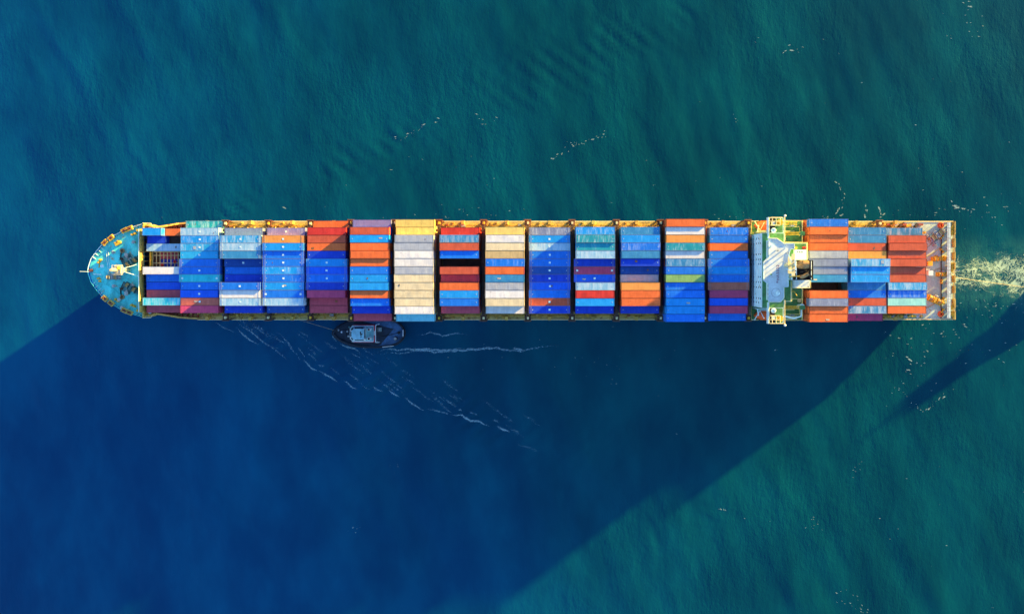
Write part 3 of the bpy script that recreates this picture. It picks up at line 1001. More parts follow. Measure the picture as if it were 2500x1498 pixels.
# wheelhouse and its white roof
poly = [(67.3, 9.7), (69.7, 9.7), (72.0, 8.1), (75.0, 8.1), (75.0, 6.5), (73.8, 6.3), (73.2, 3.6), (73.2, -4.9), (71.8, -5.0), (71.8, -8.3), (70.8, -9.5),
        (67.3, -9.5), (67.3, -4.1), (65.7, -3.0), (65.7, 2.6), (67.3, 4.0)]
wh = MB()
inner = [(67.7, 9.2), (69.4, 9.2), (71.6, 7.7), (73.1, 7.7), (73.1, -4.6), (71.3, -4.6), (71.3, -8.0), (70.5, -9.0), (67.7, -9.0), (67.7, -3.8), (66.7, -2.9), (66.7, 2.5), (67.7, 3.7)]
wh.prism(inner, 29.05, 32.6)
wheel = wh.build('wheelhouse', M['white'], ship)
MB().prism(poly, 32.6, 33.0).build('roof', M['roofwhite'], wheel)
rim = MB()
for (ax, ay), (bx, by) in zip(poly, poly[1:] + poly[:1]):
    d = Vector((bx - ax, by - ay))
    rim.cbox(((ax + bx) / 2, (ay + by) / 2, 33.13), (d.length + .12, .14, .26), math.atan2(d.y, d.x))
rim.build('roof_coaming', M['white'], wheel)
wn = MB().box(-.04, .04, -.5, .5, -.45, .45).mesh('window', M['glass'])
for y in (-8.3, -7.1, -5.9, -4.7, 4.7, 5.9, 7.1, 8.3):
    put('window', wn, wheel, (67.68, y, 31.4))
for y in (-2.2, -1.1, 0, 1.1, 2.0):
    put('window', wn, wheel, (66.68, y, 31.4))
mk = MB().tube([(69.5 + 1.33 * math.cos(k * math.pi / 16), -6.7 + 1.33 * math.sin(k * math.pi / 16), 33.0) for k in range(33)], .05, 4).build('painted_circle', M['grey'], wheel)
MB().lathe([(.3, 0), (.3, .3), (.62, .5), (.62, .9), (.4, 1.25), (.1, 1.35)], (69.9, -6.8, 33.0), 18).build('satellite_dome', M['white'], wheel)
for x, y, r, h, m in ((69.4, 5.9, .22, 2.6, 'grey'), (68.2, 7.4, .5, .9, 'white'), (71.3, 2.6, .12, 2.2, 'grey'), (67.9, -1.2, .22, .8, 'greendeck'), (72.2, 6.6, .3, 1.3, 'roofwhite'), (72.6, 5.2, .25, 1.7, 'grey')):
    MB().lathe([(r * .6, 0), (r * .6, h * .6), (r, h * .62), (r, h)], (x, y, 33.0), 12).build('roof_vent' if h < 1 else 'antenna', M[m], wheel)
for pts in ([(67.4, 9.6), (69.6, 9.6), (71.9, 8.0)], [(71.7, -5.1), (71.7, -8.2), (70.7, -9.4), (67.4, -9.4)]):
    rl = MB()
    rl.tube([(x, y, 34.1) for x, y in pts], .05, 4)
    for x, y in pts:
        rl.tube([(x, y, 33.0), (x, y, 34.1)], .05, 4)
    rl.build('roof_railing', M['railcream'], wheel)

# call sign painted on the roof, read from the tug side upwards
tx = bpy.data.curves.new('call_sign', 'FONT')
tx.body = '9HA5022'
tx.size = 1.2
tx.align_x = 'CENTER'
tx.align_y = 'CENTER'
tx.extrude = .004
tx.space_character = 1.22
tx.offset = .012
tmp = bpy.data.objects.new('call_sign_text', tx)
COL.objects.link(tmp)
bpy.context.view_layer.update()
sign_me = bpy.data.meshes.new_from_object(tmp.evaluated_get(bpy.context.evaluated_depsgraph_get()))
bpy.data.objects.remove(tmp)
to = bpy.data.objects.new('call_sign', sign_me)
COL.objects.link(to)
to.parent = wheel
to.location = (70.1, -1.05, 33.012)
to.rotation_euler = (0, 0, math.pi / 2)
M['signpaint'] = paint('call_sign_paint', (.22, .015, .10), .5, .2)
sign_me.materials.clear()
sign_me.materials.append(M['signpaint'])

# radar mast
rm = MB()
rm.tube([(72.4, 1.6, 33.0), (72.4, 1.6, 43.0)], [.55, .28], 10)
for y in (.2, 3.0):
    rm.tube([(73.4, y, 33.0), (72.5, 1.6, 38.5)], .14, 6)
rm.cbox((72.2, 1.6, 38.5), (1.6, 5.0, .16))
rm.cbox((72.2, 1.6, 41.0), (1.0, 6.4, .14))
rmo = rm.build('radar_mast', M['railcream'], ship)
for y, z, a in ((3.0, 38.8, .4), (0.0, 38.8, 1.2), (1.6, 43.0, .1)):
    sc = MB()
    sc.cbox((0, 0, .2), (.4, .4, .5))
    sc.cbox((0, 0, .55), (.3, 3.2, .3), a)
    sc.build('radar_scanner', M['white'], rmo, loc=(72.0, y, z))
for k in range(4):
    MB().cbox((72.4, .3 + k * .9, 41.3), (.35, .35, .5)).build('signal_light', M['yellow'] if k % 2 else M['grey'], rmo)

# funnel
fu = MB()
fu.box(74.1, 79.7, -2.82, 3.05, 19.05, 34.4)
fun = fu.build('funnel', M['white'], ship)
MB().box(74.05, 79.75, -2.87, 3.1, 34.4, 34.9).build('funnel_top', M['black'], fun)
fr = MB()
for a, b, c, d in ((74.05, 79.75, 2.9, 3.1), (74.05, 79.75, -2.87, -2.67), (74.05, 74.25, -2.66, 2.9), (79.55, 79.75, -2.66, 2.9)):
    fr.box(a, b, c, d, 34.9, 35.9)
fr.build('funnel_rim', M['black'], fun)
MB().tube([(75.9, 1.7, 34.9), (75.9, 1.7, 36.2), (76.6, 1.7, 37.0), (78.0, 1.7, 37.3)], [1.2, 1.2, 1.25, 1.1], 18).build('exhaust_pipe', M['brass'], fun)
MB().tube([(76.2, -1.9, 34.9), (76.3, -1.9, 35.9), (77.0, -1.6, 36.4), (78.1, -.9, 36.6)], [.6, .6, .6, .55], 14).build('exhaust_pipe', M['brass'], fun)
for x, y, r in ((76.0, -.3, .28), (76.9, -.1, .24), (77.7, -.4, .3), (78.6, -1.8, .35), (78.7, .1, .2)):
    MB().tube([(x, y, 34.9), (x, y, 36.3), (x + .5, y, 36.6)], r, 10).build('exhaust_pipe', M['black'], fun)
for x in (74.7, 79.1):
    MB().tube([(x, -2.6, 36.0), (x, 2.8, 36.0)], .12, 5).build('funnel_bar', M['white'], fun)
for y in (-1.75, 1.0):
    MB().cbox((74.1, y, 36.3), (3.0, .32, .3), .08).build('ladder_platform', M['yellow'], fun)
mc = MB()
mc.box(77.3, 80.8, 3.3, 6.4, 25.04, 26.6)
eq = mc.build('ventilation_house', M['white'], ship)
for x, y in ((78.0, 5.7), (78.7, 5.7), (79.4, 5.7)):
    MB().cyl((x, y, 26.6), .16, .25, 10).build('vent', M['black'], eq)
MB().box(76.2, 78.2, 6.7, 7.5, 25.04, 25.9).build('deck_locker', M['yellow'], ship)
MB().tube([(80.0, 6.9, 25.5), (80.9, 7.1, 25.5)], .4, 10).build('rescue_drum', M['red'], ship)


def railing(pts, z, name='railing', mat='railsunlit', r=.1, h=1.05, parent=ship):
    b = MB()
    P = [(x, y, z + h) for x, y in pts]
    b.tube(P, r * 1.25, 5)
    b.tube([(x, y, z + h * .5) for x, y in pts], r * .6, 4)
    for (ax, ay), (bx, by) in zip(pts, pts[1:]):
        n = max(1, int(math.hypot(bx - ax, by - ay) / 1.5))
        for k in range(n + 1):
            t = k / n
            b.tube([(ax + (bx - ax) * t, ay + (by - ay) * t, z), (ax + (bx - ax) * t, ay + (by - ay) * t, z + h)], r * .7, 4, caps=False)
    return b.build(name, M[mat], parent)


def stair(x0, y0, z0, x1, y1, z1, w=.8, mat='yellow'):
    """an open steel stair between two decks"""
    b = MB()
    d = Vector((x1 - x0, y1 - y0, 0)).normalized()
    nx, ny = -d.y * w / 2, d.x * w / 2
    for s in (-1, 1):
        b.tube([(x0 + s * nx, y0 + s * ny, z0), (x1 + s * nx, y1 + s * ny, z1)], .08, 4)
        b.tube([(x0 + s * nx, y0 + s * ny, z0 + .9), (x1 + s * nx, y1 + s * ny, z1 + .9)], .07, 4)
    n = int(abs(z1 - z0) / .25)
    for k in range(n):
        t = (k + .5) / n
        b.cbox((x0 + (x1 - x0) * t, y0 + (y1 - y0) * t, z0 + (z1 - z0) * t), (.25, w, .04), math.atan2(d.y, d.x))
    return b.build('stair', M[mat], ship)


# decks behind the bridge: rails, stairs, gear on both sides
railing([(73.5, 15.75), (81.75, 15.75), (81.75, -15.75), (73.5, -15.75)], 19.03, h=1.15, r=.11)
railing([(73.5, 8.6), (81.3, 8.6), (81.3, 3.4)], 25.03 - .0, r=.1)
railing([(75.8, -3.2), (75.8, -9.4), (73.6, -9.4)], 27.03, r=.09)
railing([(80.6, -3.1), (80.6, -5.3), (76.1, -5.3)], 30.0, r=.07)
for sg in (1, -1):
    for name, pts in (('railing', [(73.5, 13.9), (80.9, 13.9), (80.9, 11.0)]), ('railing', [(73.5, 10.6), (75.1, 10.6), (75.1, 12.4), (79.2, 12.4)]),
                      ('railing', [(73.6, 9.0), (81.9, 9.0)])):
        railing([(x, sg * y) for x, y in pts], 19.03, r=.1, h=1.05)
    stair(76.0, sg * 11.6, 19.05, 80.0, sg * 11.6, 22.4)
    MB().box(80.0, 81.8, min(sg * 11.0, sg * 12.3), max(sg * 11.0, sg * 12.3), 22.3, 22.42).build('stair_landing', M['greendeck'], ship)
    stair(73.4, sg * 10.0, 24.6, 76.6, sg * 10.0, 19.1, mat='railcream')
    # accommodation ladder stowed at the ship's side
    g = MB()
    for y in (14.6, 15.4):
        g.tube([(73.9, sg * y, 20.6), (80.0, sg * (y - .1), 20.2)], .12, 5)
    for k in range(12):
        x = 74.2 + k * .5
        g.cbox((x, sg * 15.0, 20.5), (.1, .8, .08))
    g.tube([(73.9, sg * 14.6, 20.6), (75.2, sg * 15.4, 20.5), (76.6, sg * 14.6, 20.4), (78.0, sg * 15.4, 20.3)], .1, 4)
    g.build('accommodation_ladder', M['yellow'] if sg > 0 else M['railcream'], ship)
    MB().lathe([(.5, -.4), (.5, .4)], (74.4, sg * 14.3, 20.0), 14, axis='y').build('ladder_winch', M['rustred'], ship)
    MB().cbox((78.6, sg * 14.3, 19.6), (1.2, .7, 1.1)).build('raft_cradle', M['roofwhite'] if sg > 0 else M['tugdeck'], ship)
pc = MB()
pc.lathe([(.75, 0), (.7, 2.2), (.9, 2.4), (.9, 3.2), (.3, 3.3)], (80.9, -11.4, 19.05), 16)
pc.tube([(80.9, -11.6, 21.8), (80.6, -14.4, 22.3), (78.4, -15.0, 22.2), (74.6, -14.2, 22.0)], .28, 8)
pcr = pc.build('provision_crane', M['white'], ship)
MB().lathe([(.6, 0), (.6, .5), (.25, .5), (.25, .2)], (81.0, -9.6, 19.05), 16).build('mushroom_vent', M['railcream'], ship)
MB().tube([(78.4, -6.6, 19.1), (78.4, -6.6, 22.6), (79.0, -7.9, 23.2)], .12, 6).build('davit_post', M['yellow'], ship)

# lifeboats hang from davits on each side
for sg in (1, -1):
    dv = MB()
    for x in (67.4, 72.2):
        dv.tube([(x, sg * 12.0, 15.0), (x, sg * 12.2, 20.3), (x, sg * 14.2, 21.6)], .2, 6)
    dv.tube([(67.4, sg * 12.15, 20.2), (72.6, sg * 12.15, 20.2)], .14, 5)
    dv.tube([(67.4, sg * 12.6, 20.4), (72.6, sg * 12.6, 20.4)], .1, 5)
    dv.tube([(66.7, sg * 15.6, 19.6), (68.2, sg * 12.7, 20.4), (69.3, sg * 15.2, 21.2)], .14, 5)
    dv.tube([(66.8, sg * 15.7, 15.0), (66.8, sg * 15.7, 19.6)], .12, 5)
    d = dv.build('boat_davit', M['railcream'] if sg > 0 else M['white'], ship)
    railing([(66.6, sg * 11.6), (66.6, sg * 15.9), (72.6, sg * 15.9)], 15.03, h=1.1, r=.09)
    lb = empty('lifeboat', (71.2, sg * 14.3, 16.6))
    tag(lb, 'orange enclosed lifeboat under the bridge wing on the ' + ('sunlit side' if sg > 0 else 'tugboat side'), 'lifeboat', 'lifeboats in davits')
    hull, can = MB(), MB()
    N = 15
    for part, zs in ((hull, ((0, .15), (.5, .8), (1.2, 1.0))), (can, ((1.22, .98), (2.0, .92), (2.6, .66), (2.85, .2)))):
        vs, fs = [], []
        for i in range(N):
            t = -1 + 2 * i / (N - 1)
            w = 1.62 * max(.02, (1 - abs(t) ** 2.6)) ** .62
            lift = .55 * t ** 4
            prof = [(w * a, z + lift * (1 if z < 1 else .3)) for z, a in zs]
            ring = [(4.3 * t, y, z) for y, z in prof] + [(4.3 * t, -y, z) for y, z in reversed(prof)]
            vs += ring
        k = 2 * len(zs)
        for i in range(N - 1):
            for j in range(k):
                fs.append((i * k + j, i * k + (j + 1) % k, (i + 1) * k + (j + 1) % k, (i + 1) * k + j))
        fs += [tuple(range(k)), tuple(range((N - 1) * k, N * k))]
        part.add(vs, fs)
    hull.build('hull', M['boatorange'], lb, smooth=False)
    can.build('canopy', M['boatorange'], lb, smooth=False)
    MB().lathe([(.75, 0), (.7, .55), (.3, .8)], (1.6, 0, 2.7), 14).build('steering_cupola', M['boatorange'], lb)
    MB().box(-.5, .4, -.45, .45, 2.78, 2.95).build('roof_hatch', M['red'], lb)
    MB().tube([(-4.0, -.9, 1.35), (-2.2, -1.62, 1.3), (0, -1.72, 1.28), (2.2, -1.62, 1.3), (4.0, -.9, 1.35)], .1, 5).build('fender_strip', M['rubber'], lb)
    MB().tube([(-4.0, .9, 1.35), (-2.2, 1.62, 1.3), (0, 1.72, 1.28), (2.2, 1.62, 1.3), (4.0, .9, 1.35)], .1, 5).build('fender_strip', M['rubber'], lb)

# ------------------------------------------------------------------ stern mooring deck
SZ = 11.6
for a, b in ((-16.0, -13.2), (-12.2, -9.3), (-7.4, -5.0), (-3.9, -1.6), (.4, 2.6), (3.4, 6.0), (7.6, 10.4), (11.6, 16.0)):
    MB().box(133.55, 133.8, a, b, SZ, SZ + 1.9).build('transom_bulwark', M['coaming'], ship)
railing([(133.65, -15.9), (133.65, 15.9)], SZ + .05, h=1.5, r=.1)
gw = MB()
gw.box(130.9, 132.1, -15.7, 15.7, 13.5, 13.66)
gw.tube([(130.9, -15.7, 14.6), (130.9, 15.7, 14.6)], .07, 5)
for k in range(12):
    y = -15.4 + k * 2.8
    gw.box(131.3, 131.6, y - .12, y + .12, SZ, 13.5)
    gw.tube([(130.9, y, 13.6), (130.9, y, 14.6)], .05, 4)
gwo = gw.build('stern_walkway', M['grey'], ship)
MB().box(131.0, 132.0, -15.6, 15.6, 13.664, 13.70).build('walkway_plating', paint('walkway_plating', (.52, .66, .68), .5, .45, 1.2, .1, (.4, .25, .15), (.4, 1.4, 1)), gwo)
MB().box(129.85, 130.1, -15.7, 15.7, SZ, SZ + .3).build('deck_coaming', M['darksteel'], ship)
winch(*S(1760, 330, SZ), SZ, .62, 1.1, 2, M['grey'])
winch(*S(1700, 395, SZ), SZ, -.9, .8, 1, M['grey'])
winch(*S(1730, 1130, SZ), SZ, -.4, 1.1, 2, M['yellow'])
winch(*S(1790, 620, SZ), SZ, .1, .9, 1, M['yellow'], M['yellow'])
winch(*S(1840, 815, SZ), SZ, 0, .8, 1, M['yellow'])
for x, y, r in ((1830, 350, .8), (1835, 520, -.9), (1745, 610, .9), (1865, 620, 1.57), (1830, 905, 1.57), (1850, 1130, 1.4), (1835, 1270, .9), (1600, 300, .3), (1475, 1335, 0)):
    bollard(*S(x, y, SZ), SZ, r, M['yellow'])
for y in (205, 1310):
    MB().lathe([(.95, 0), (1.0, .5), (.6, .7), (.35, .7), (.3, .3)], (*S(1820, y, SZ), SZ), 18).build('rope_reel', M['boatorange'], ship)
for x, y in ((1960, 240), (1955, 300), (1955, 1230), (1965, 1310), (1955, 760), (1958, 700)):
    b = MB()
    c = S(x, y, SZ)
    b.cbox((c[0] - .3, c[1], SZ + .6), (1.0, 1.1, 1.2))
    b.cbox((c[0] - .3, c[1], SZ + 1.25), (.6, 1.5, .14))
    b.build('stern_fairlead', M['yellow'], ship)
for pts in ([(1640, 1240), (1700, 1210), (1780, 1160)], [(1650, 480), (1760, 400), (1860, 330)], [(1640, 600), (1740, 540), (1870, 440)], [(1700, 790), (1800, 740), (1890, 760)]):
    MB().tube([(*S(x, y, SZ), SZ + .12) for x, y in pts], .11, 5).build('mooring_line', M['towline'], ship)
for x, y in ((1665, 680), (1670, 800)):
    b = MB()
    c = S(x, y, SZ)
    b.cbox((c[0], c[1], SZ + .8), (1.3, 1.4, 1.6))
    b.cbox((c[0], c[1], SZ + 1.68), (1.5, 1.6, .12))
    b.build('companion_hatch', M['yellow'] if y < 700 else M['roofwhite'], ship)
MB().tube([(122.0, .2, 14.2), (125.0, .2, 14.2)], .22, 6).build('lashing_beam', M['grey'], ship)
for k in range(9):
    x, y = S(1160 + 50 * k, 205 + (k % 3) * 12, 11.6)
    if x < 130:
        MB().cbox((x, 15.0 - .3 * (k % 2), 12.1), (1.0 + .3 * (k % 3), .7, .9 + .25 * (k % 2)), .3 * (k % 4)).build('deck_locker', M[('rustred', 'yellow', 'grey', 'darksteel')[k % 4]], ship)
        MB().cbox((x + .4, -15.0, 12.0), (.9, .7, .8), .4 * (k % 3)).build('deck_locker', M[('yellow', 'grey', 'coaming')[k % 3]], ship)
fp = MB()
fp.tube([(133.2, 0, SZ), (133.9, 0, 15.8)], .07, 5)
fp.build('ensign_staff', M['white'], ship)

# ------------------------------------------------------------------ tugs
def copy_tree(o, parent=None):
    c = o.copy()
    COL.objects.link(c)
    c.parent = parent
    for ch in [x for x in bpy.data.objects if x.parent == o]:
        copy_tree(ch, c)
    return c


def tug_half(t):
    if t < 0:
        return 4.75 * max(0, 1 - abs(t) ** 2.3) ** .72
    return 4.75 * max(0, 1 - abs(t) ** 4.0) ** .55


tug = empty('tugboat', (-59.7, -21.2, 0))
tag(tug, 'small black tugboat with white wheelhouse and red trim running close alongside the ship', 'tugboat', 'tugboats')
ts = [-1, -.985, -.95, -.88, -.78, -.65, -.5, -.3, -.1, .1, .3, .5, .65, .78, .88, .95, .985, 1]
ring = [(12 * t, tug_half(t)) for t in ts]
out = ring + [(x, -y) for x, y in reversed(ring[1:-1])]
hb = MB()
nn = len(out)
zt = [1.9 + 1.1 * max(0, -x / 12) ** 2 for x, y in out]
vs = [(x * .9, y * .8, -1.5) for x, y in out] + [(x * .98, y * .97, .6) for x, y in out] + [(x, y, z) for (x, y), z in zip(out, zt)]
fs = [(k * nn + i, k * nn + (i + 1) % nn, (k + 1) * nn + (i + 1) % nn, (k + 1) * nn + i) for k in range(2) for i in range(nn)]
fs.append(tuple(range(2 * nn, 3 * nn)))
hb.add(vs, fs)
hb.build('hull', M['tugblack'], tug)
dk = MB()
dk.prism([(x * .95, y * .93) for x, y in out], 1.95, 2.02)
dk.build('deck', M['tugdeck'], tug)
bl = MB()
for i in range(nn):
    (ax, ay), (bx, by) = out[i], out[(i + 1) % nn]
    za, zb = zt[i], zt[(i + 1) % nn]
    v = [(ax, ay, za), (bx, by, zb), (bx * .965, by * .95, zb), (ax * .965, ay * .95, za), (ax, ay, za + .95), (bx, by, zb + .95), (bx * .965, by * .95, zb + .95), (ax * .965, ay * .95, za + .95)]
    bl.add(v, [(4, 5, 6, 7), (0, 1, 5, 4), (2, 3, 7, 6)])
bwk = bl.build('bulwark', M['tugblack'], tug)
MB().tube([(x * 1.015, y * 1.02, z + .35) for (x, y), z in zip(out + out[:1], zt + zt[:1])], .32, 7).build('rubber_fender', M['rubber'], tug)
for t in (-.99, -.97, -.93, -.86, -.76, -.62, -.45):
    for sg in (1, -1):
        y = tug_half(t)
        if y > .2:
            MB().lathe([(.42, -.14), (.5, 0), (.42, .14), (.2, .14), (.2, -.14)], (12.1 * t - .2, sg * (y + .2), 2.0), 12, axis='y').build('tyre_fender', M['rubber'], tug)
hs = MB()
hs.prism([(-5.9, -1.7), (-5.0, -2.7), (2.3, -2.7), (2.3, 2.7), (-5.0, 2.7), (-5.9, 1.7)], 2.02, 4.9)
house = hs.build('deckhouse', M['tugwhite'], tug)
MB().prism([(-5.7, -1.6), (-4.9, -2.5), (2.1, -2.5), (2.1, 2.5), (-4.9, 2.5), (-5.7, 1.6)], 4.905, 4.93).build('boat_deck', paint('boat_deck_paint', (.22, .5, .52), .6, .3, .7), house)
w2 = MB()
lo = [(-5.5, -1.3), (-4.5, -2.25), (-.4, -2.25), (-.4, 2.25), (-4.5, 2.25), (-5.5, 1.3)]
hi = [(-4.6, -1.0), (-3.9, -1.75), (-.5, -1.75), (-.5, 1.75), (-3.9, 1.75), (-4.6, 1.0)]
k = 6
w2.add([(x, y, 4.93) for x, y in lo] + [(x, y, 6.0) for x, y in lo] + [(x, y, 7.6) for x, y in hi],
       [(i, (i + 1) % k, k + (i + 1) % k, k + i) for i in range(k)] + [(k + i, k + (i + 1) % k, 2 * k + (i + 1) % k, 2 * k + i) for i in range(k)] + [tuple(range(2 * k, 3 * k))])
whl = w2.build('wheelhouse', M['tugwhite'], tug)
for i in range(k):
    a, b = Vector((*lo[i], 6.0)), Vector((*lo[(i + 1) % k], 6.0))
    c, d = Vector((*hi[(i + 1) % k], 7.6)), Vector((*hi[i], 7.6))
    ctr = (a + b + c + d) / 4
    nrm = (b - a).cross(d - a).normalized()
    if nrm.z < 0:
        nrm = -nrm
    q = [ctr + (p - ctr) * .78 + nrm * .02 for p in (a, b, c, d)]
    q2 = [p + nrm * .03 for p in q]
    MB().add([*q, *q2], [(4, 5, 6, 7), (0, 1, 5, 4), (1, 2, 6, 5), (2, 3, 7, 6), (3, 0, 4, 7)]).build('window', M['glass'], whl)
MB().prism([(x * 1.02, y * 1.03) for x, y in hi], 7.605, 7.72).build('roof', paint('tug_roof_paint', (.30, .62, .72), .5, .2, .8), whl)
tm = MB()
tm.tube([(-1.2, 0, 7.7), (-1.0, 0, 10.2)], [.18, .1], 6)
tm.tube([(-1.1, -1.1, 9.6), (-1.1, 1.1, 9.6)], .08, 5)
tm.cbox((-1.3, 0, 8.6), (.5, .5, .3))
tmo = tm.build('mast', M['black'], tug)
MB().cbox((-1.3, 0, 8.95), (.2, 1.8, .2), .2).build('radar_scanner', M['black'], tmo)
for sg in (1, -1):
    e = MB()
    e.lathe([(.55, 0), (.5, 2.4), (.35, 2.5)], (.9, sg * 1.55, 4.93), 12)
    f = e.build('funnel', M['tugwhite'], tug)
    MB().tube([(.9, sg * 1.55, 7.4), (1.0, sg * 1.55, 8.0), (1.4, sg * 1.55, 8.3)], .28, 8).build('exhaust_pipe', M['black'], f)
    MB().box(-4.6, 2.3, min(sg * 2.7, sg * 2.95), max(sg * 2.7, sg * 2.95), 4.3, 4.95).build('red_band', M['tugred'], house)
    MB().tube([(-5.0, sg * 2.62, 5.9), (2.2, sg * 2.62, 5.9)], .09, 5).build('railing', M['tugwhite'], house)
MB().box(2.3, 2.52, -2.7, -.6, 4.3, 5.3).build('red_band', M['tugred'], house)
MB().box(2.3, 2.52, .9, 2.7, 4.3, 5.3).build('red_band', M['tugred'], house)
af = MB()
af.tube([(2.8, -2.9, 2.0), (2.8, -2.9, 5.2), (2.8, 2.9, 5.2), (2.8, 2.9, 2.0)], .13, 6)
af.tube([(2.8, 2.9, 5.2), (4.0, 3.2, 4.6)], .1, 5)
af.tube([(2.8, -2.9, 5.2), (4.0, -3.0, 4.6)], .1, 5)
af.build('towing_frame', M['tugwhite'], tug)
tw = MB()
tw.box(3.0, 4.2, .5, 1.9, 2.02, 2.9)
two = tw.build('tow_winch', paint('tow_winch_paint', (.3, .5, .5), .6, .3), tug)
MB().lathe([(.6, -.6), (.6, -.5), (.35, -.5), (.35, .5), (.6, .5), (.6, .6)], (3.6, 1.2, 3.1), 14, axis='y').build('winch_drum', M['grey'], two)
MB().lathe([(.75, 0), (.7, .4), (.5, .5)], (9.0, -1.9, 2.02), 16).build('hatch', M['tugblack'], tug)
MB().lathe([(.35, 0), (.35, .6), (.5, .7)], (9.0, -1.9, 2.5), 12).build('capstan', M['grey'], tug)
MB().lathe([(.4, 0), (.3, .8), (.5, .9)], (10.2, .1, 2.02), 12).build('tow_post', M['black'], tug)
MB().tube([(4.0, -1.2, 2.1), (7.0, -.7, 2.1), (9.8, 0, 2.12)], .09, 5).build('deck_hose', M['rubber'], tug)
MB().tube([(4.6, -4.75, 3.0), (8.4, -4.35, 3.0)], .09, 5).build('side_rail', M['tugwhite'], tug)
nb = MB()
for kk in range(7):
    nb.box(11.44, 11.78, -1.2 + kk * .34, -1.2 + kk * .34 + .2 + .06 * (kk % 2), 2.86, 2.875)
nb.build('name_marks', M['tugwhite'], tug)
for x, y, m in ((-10.3, 1.0, 'grey'), (-9.2, .3, 'tugwhite'), (-7.3, .5, 'grey'), (-6.9, -1.1, 'grey'), (-6.6, 2.0, 'machgreen')):
    MB().lathe([(.28, 0), (.24, .7), (.34, .75), (.34, .9)], (x, y, 2.02), 10).build('bollard', M[m], tug)
MB().cbox((-8.3, 0, 2.5), (1.3, 1.8, .9)).build('bow_winch', M['tugblack'], tug)
MB().box(-7.2, -6.4, -1.75, -1.6, 2.4, 2.5).build('rail_bar', M['tugwhite'], tug)

tug2 = copy_tree(tug)
tug2.location = (184.0, -1.0, 0)
tug2.scale = (1.15, 1.15, 1.15)
tug2.rotation_euler = (0, 0, math.atan2(.6, .8) + .18)
tug2['label'] = 'second black tugboat, astern of the ship at the end of the stern tow line'

# tow lines
def rope(p, q, sag, r, label, n=24):
    pts = []
    for i in range(n + 1):
        t = i / n
        pts.append((p[0] + (q[0] - p[0]) * t, p[1] + (q[1] - p[1]) * t, p[2] + (q[2] - p[2]) * t - sag * 4 * t * (1 - t)))
    o = MB().tube(pts, r, 6).build('tow_line', M['towline'], None)
    return tag(o, label, 'rope', 'tow lines')


rope((-81.0, -16.15, 11.2), (-70.6, -20.5, 3.2), .25, .045, 'thin tow line from the side of the ship down to the small tugboat bow')
rope((133.7, -2.2, 12.4), (173.6, -7.2, 3.8), 1.0, .08, 'pale tow line stretching astern from the stern over the foaming wake')
# ------------------------------------------------------------------ the sea
def kelvin(x, y):
    """height of the bow wave system on both sides of the ship"""
    h = 0.0
    for sg, amp, ca, sa, far in ((-1, .34, .94, .342, 105), (1, .15, .912, .41, 165)):
        yy = y * sg
        sx, sy = x + 113.7, yy - 17.6
        if sy < -2 or sx < -6 or sx > 210:
            continue
        along = sx * ca + sy * sa
        off = -sx * sa + sy * ca
        fade = math.exp(-max(0, along - far) / 18) * min(1, max(0, along + 6) / 12)
        env = math.exp(-(off / (2.4 + along * .045)) ** 2) * fade
        if env > .01:
            u = sx * .61 + sy * .79
            env *= max(0, .45 + 1.5 * mnoise.noise(Vector((x / 13, y / 13, 5.5 + sg))))
            h += amp * env * math.sin(2 * math.pi * u / 4.6 + .8 * math.sin(along / 13))
    for px, py, ux, uy, lam, amp, ra, rb in PACKETS:
        dx, dy = x - px, y - py
        u, v = dx * ux + dy * uy, -dx * uy + dy * ux
        g = math.exp(-(v / ra) ** 2 - (u / rb) ** 2)
        if g > .02:
            g *= max(0, .35 + 1.6 * mnoise.noise(Vector((u / 5 + px, v / 14, 2.2))))
            h += amp * g * math.sin(2 * math.pi * u / lam + 1.3 * mnoise.noise(Vector((x / 9, y / 9, 8.1))))
    return h


# trains of small waves: (centre x, y, unit vector across the crests, wavelength, height, half length of the crests, half depth of the train)
PACKETS = [(*W(2080, 1180), .42, .905, 3.4, .055, 26, 24), (*W(2330, 1050), .5, .866, 4.2, .05, 24, 20), (*W(1700, 1250), .3, .95, 3.8, .035, 20, 12),
           (*W(1230, 215), .80, -.60, 4.6, .075, 26, 15), (*W(1440, 60), .80, -.60, 5.2, .06, 28, 18), (*W(960, 400), .77, -.64, 4.0, .06, 20, 20),
           (*W(300, 330), .90, .44, 6.5, .05, 40, 45), (*W(1900, 300), .93, .37, 7.0, .05, 45, 50)]
WAVES = []
wr = random.Random(3)
for k in range(26):
    lam = 5.0 * 1.13 ** (k % 13) * wr.uniform(.9, 1.1)
    a = R(20 + wr.uniform(-15, 15))
    WAVES.append((math.cos(a) * 2 * math.pi / lam, math.sin(a) * 2 * math.pi / lam, wr.uniform(0, 6.28), .0021 * lam * wr.uniform(.5, 1.3)))


def swell(x, y):
    m = .55 + .45 * mnoise.noise(Vector((x / 55, y / 55, 3.3)))
    return m * sum(a * math.sin(kx * x + ky * y + p) for kx, ky, p, a in WAVES)


gx = [-190 + 1.3 * i for i in range(301)]
gy = [-128 + 1.3 * i for i in range(194)]
xs_ = [-4000, -1500, -700, -380, -250] + gx + [235, 300, 420, 700, 1500, 4000]
ys_ = [-4000, -1500, -700, -350, -200] + gy + [150, 200, 350, 700, 1500, 4000]
vs = []
for x in xs_:
    for y in ys_:
        ed = min(1, max(0, min(x + 188, 198 - x, y + 126, 122 - y) / 14))
        vs.append((x, y, ed * (swell(x, y) + kelvin(x, y)) if ed > 0 else 0.0))
ny = len(ys_)
fs = [(i * ny + j, (i + 1) * ny + j, (i + 1) * ny + j + 1, i * ny + j + 1) for i in range(len(xs_) - 1) for j in range(ny - 1)]
me = bpy.data.meshes.new('sea')
me.from_pydata(vs, [], fs)
me.polygons.foreach_set('use_smooth', [True] * len(me.polygons))

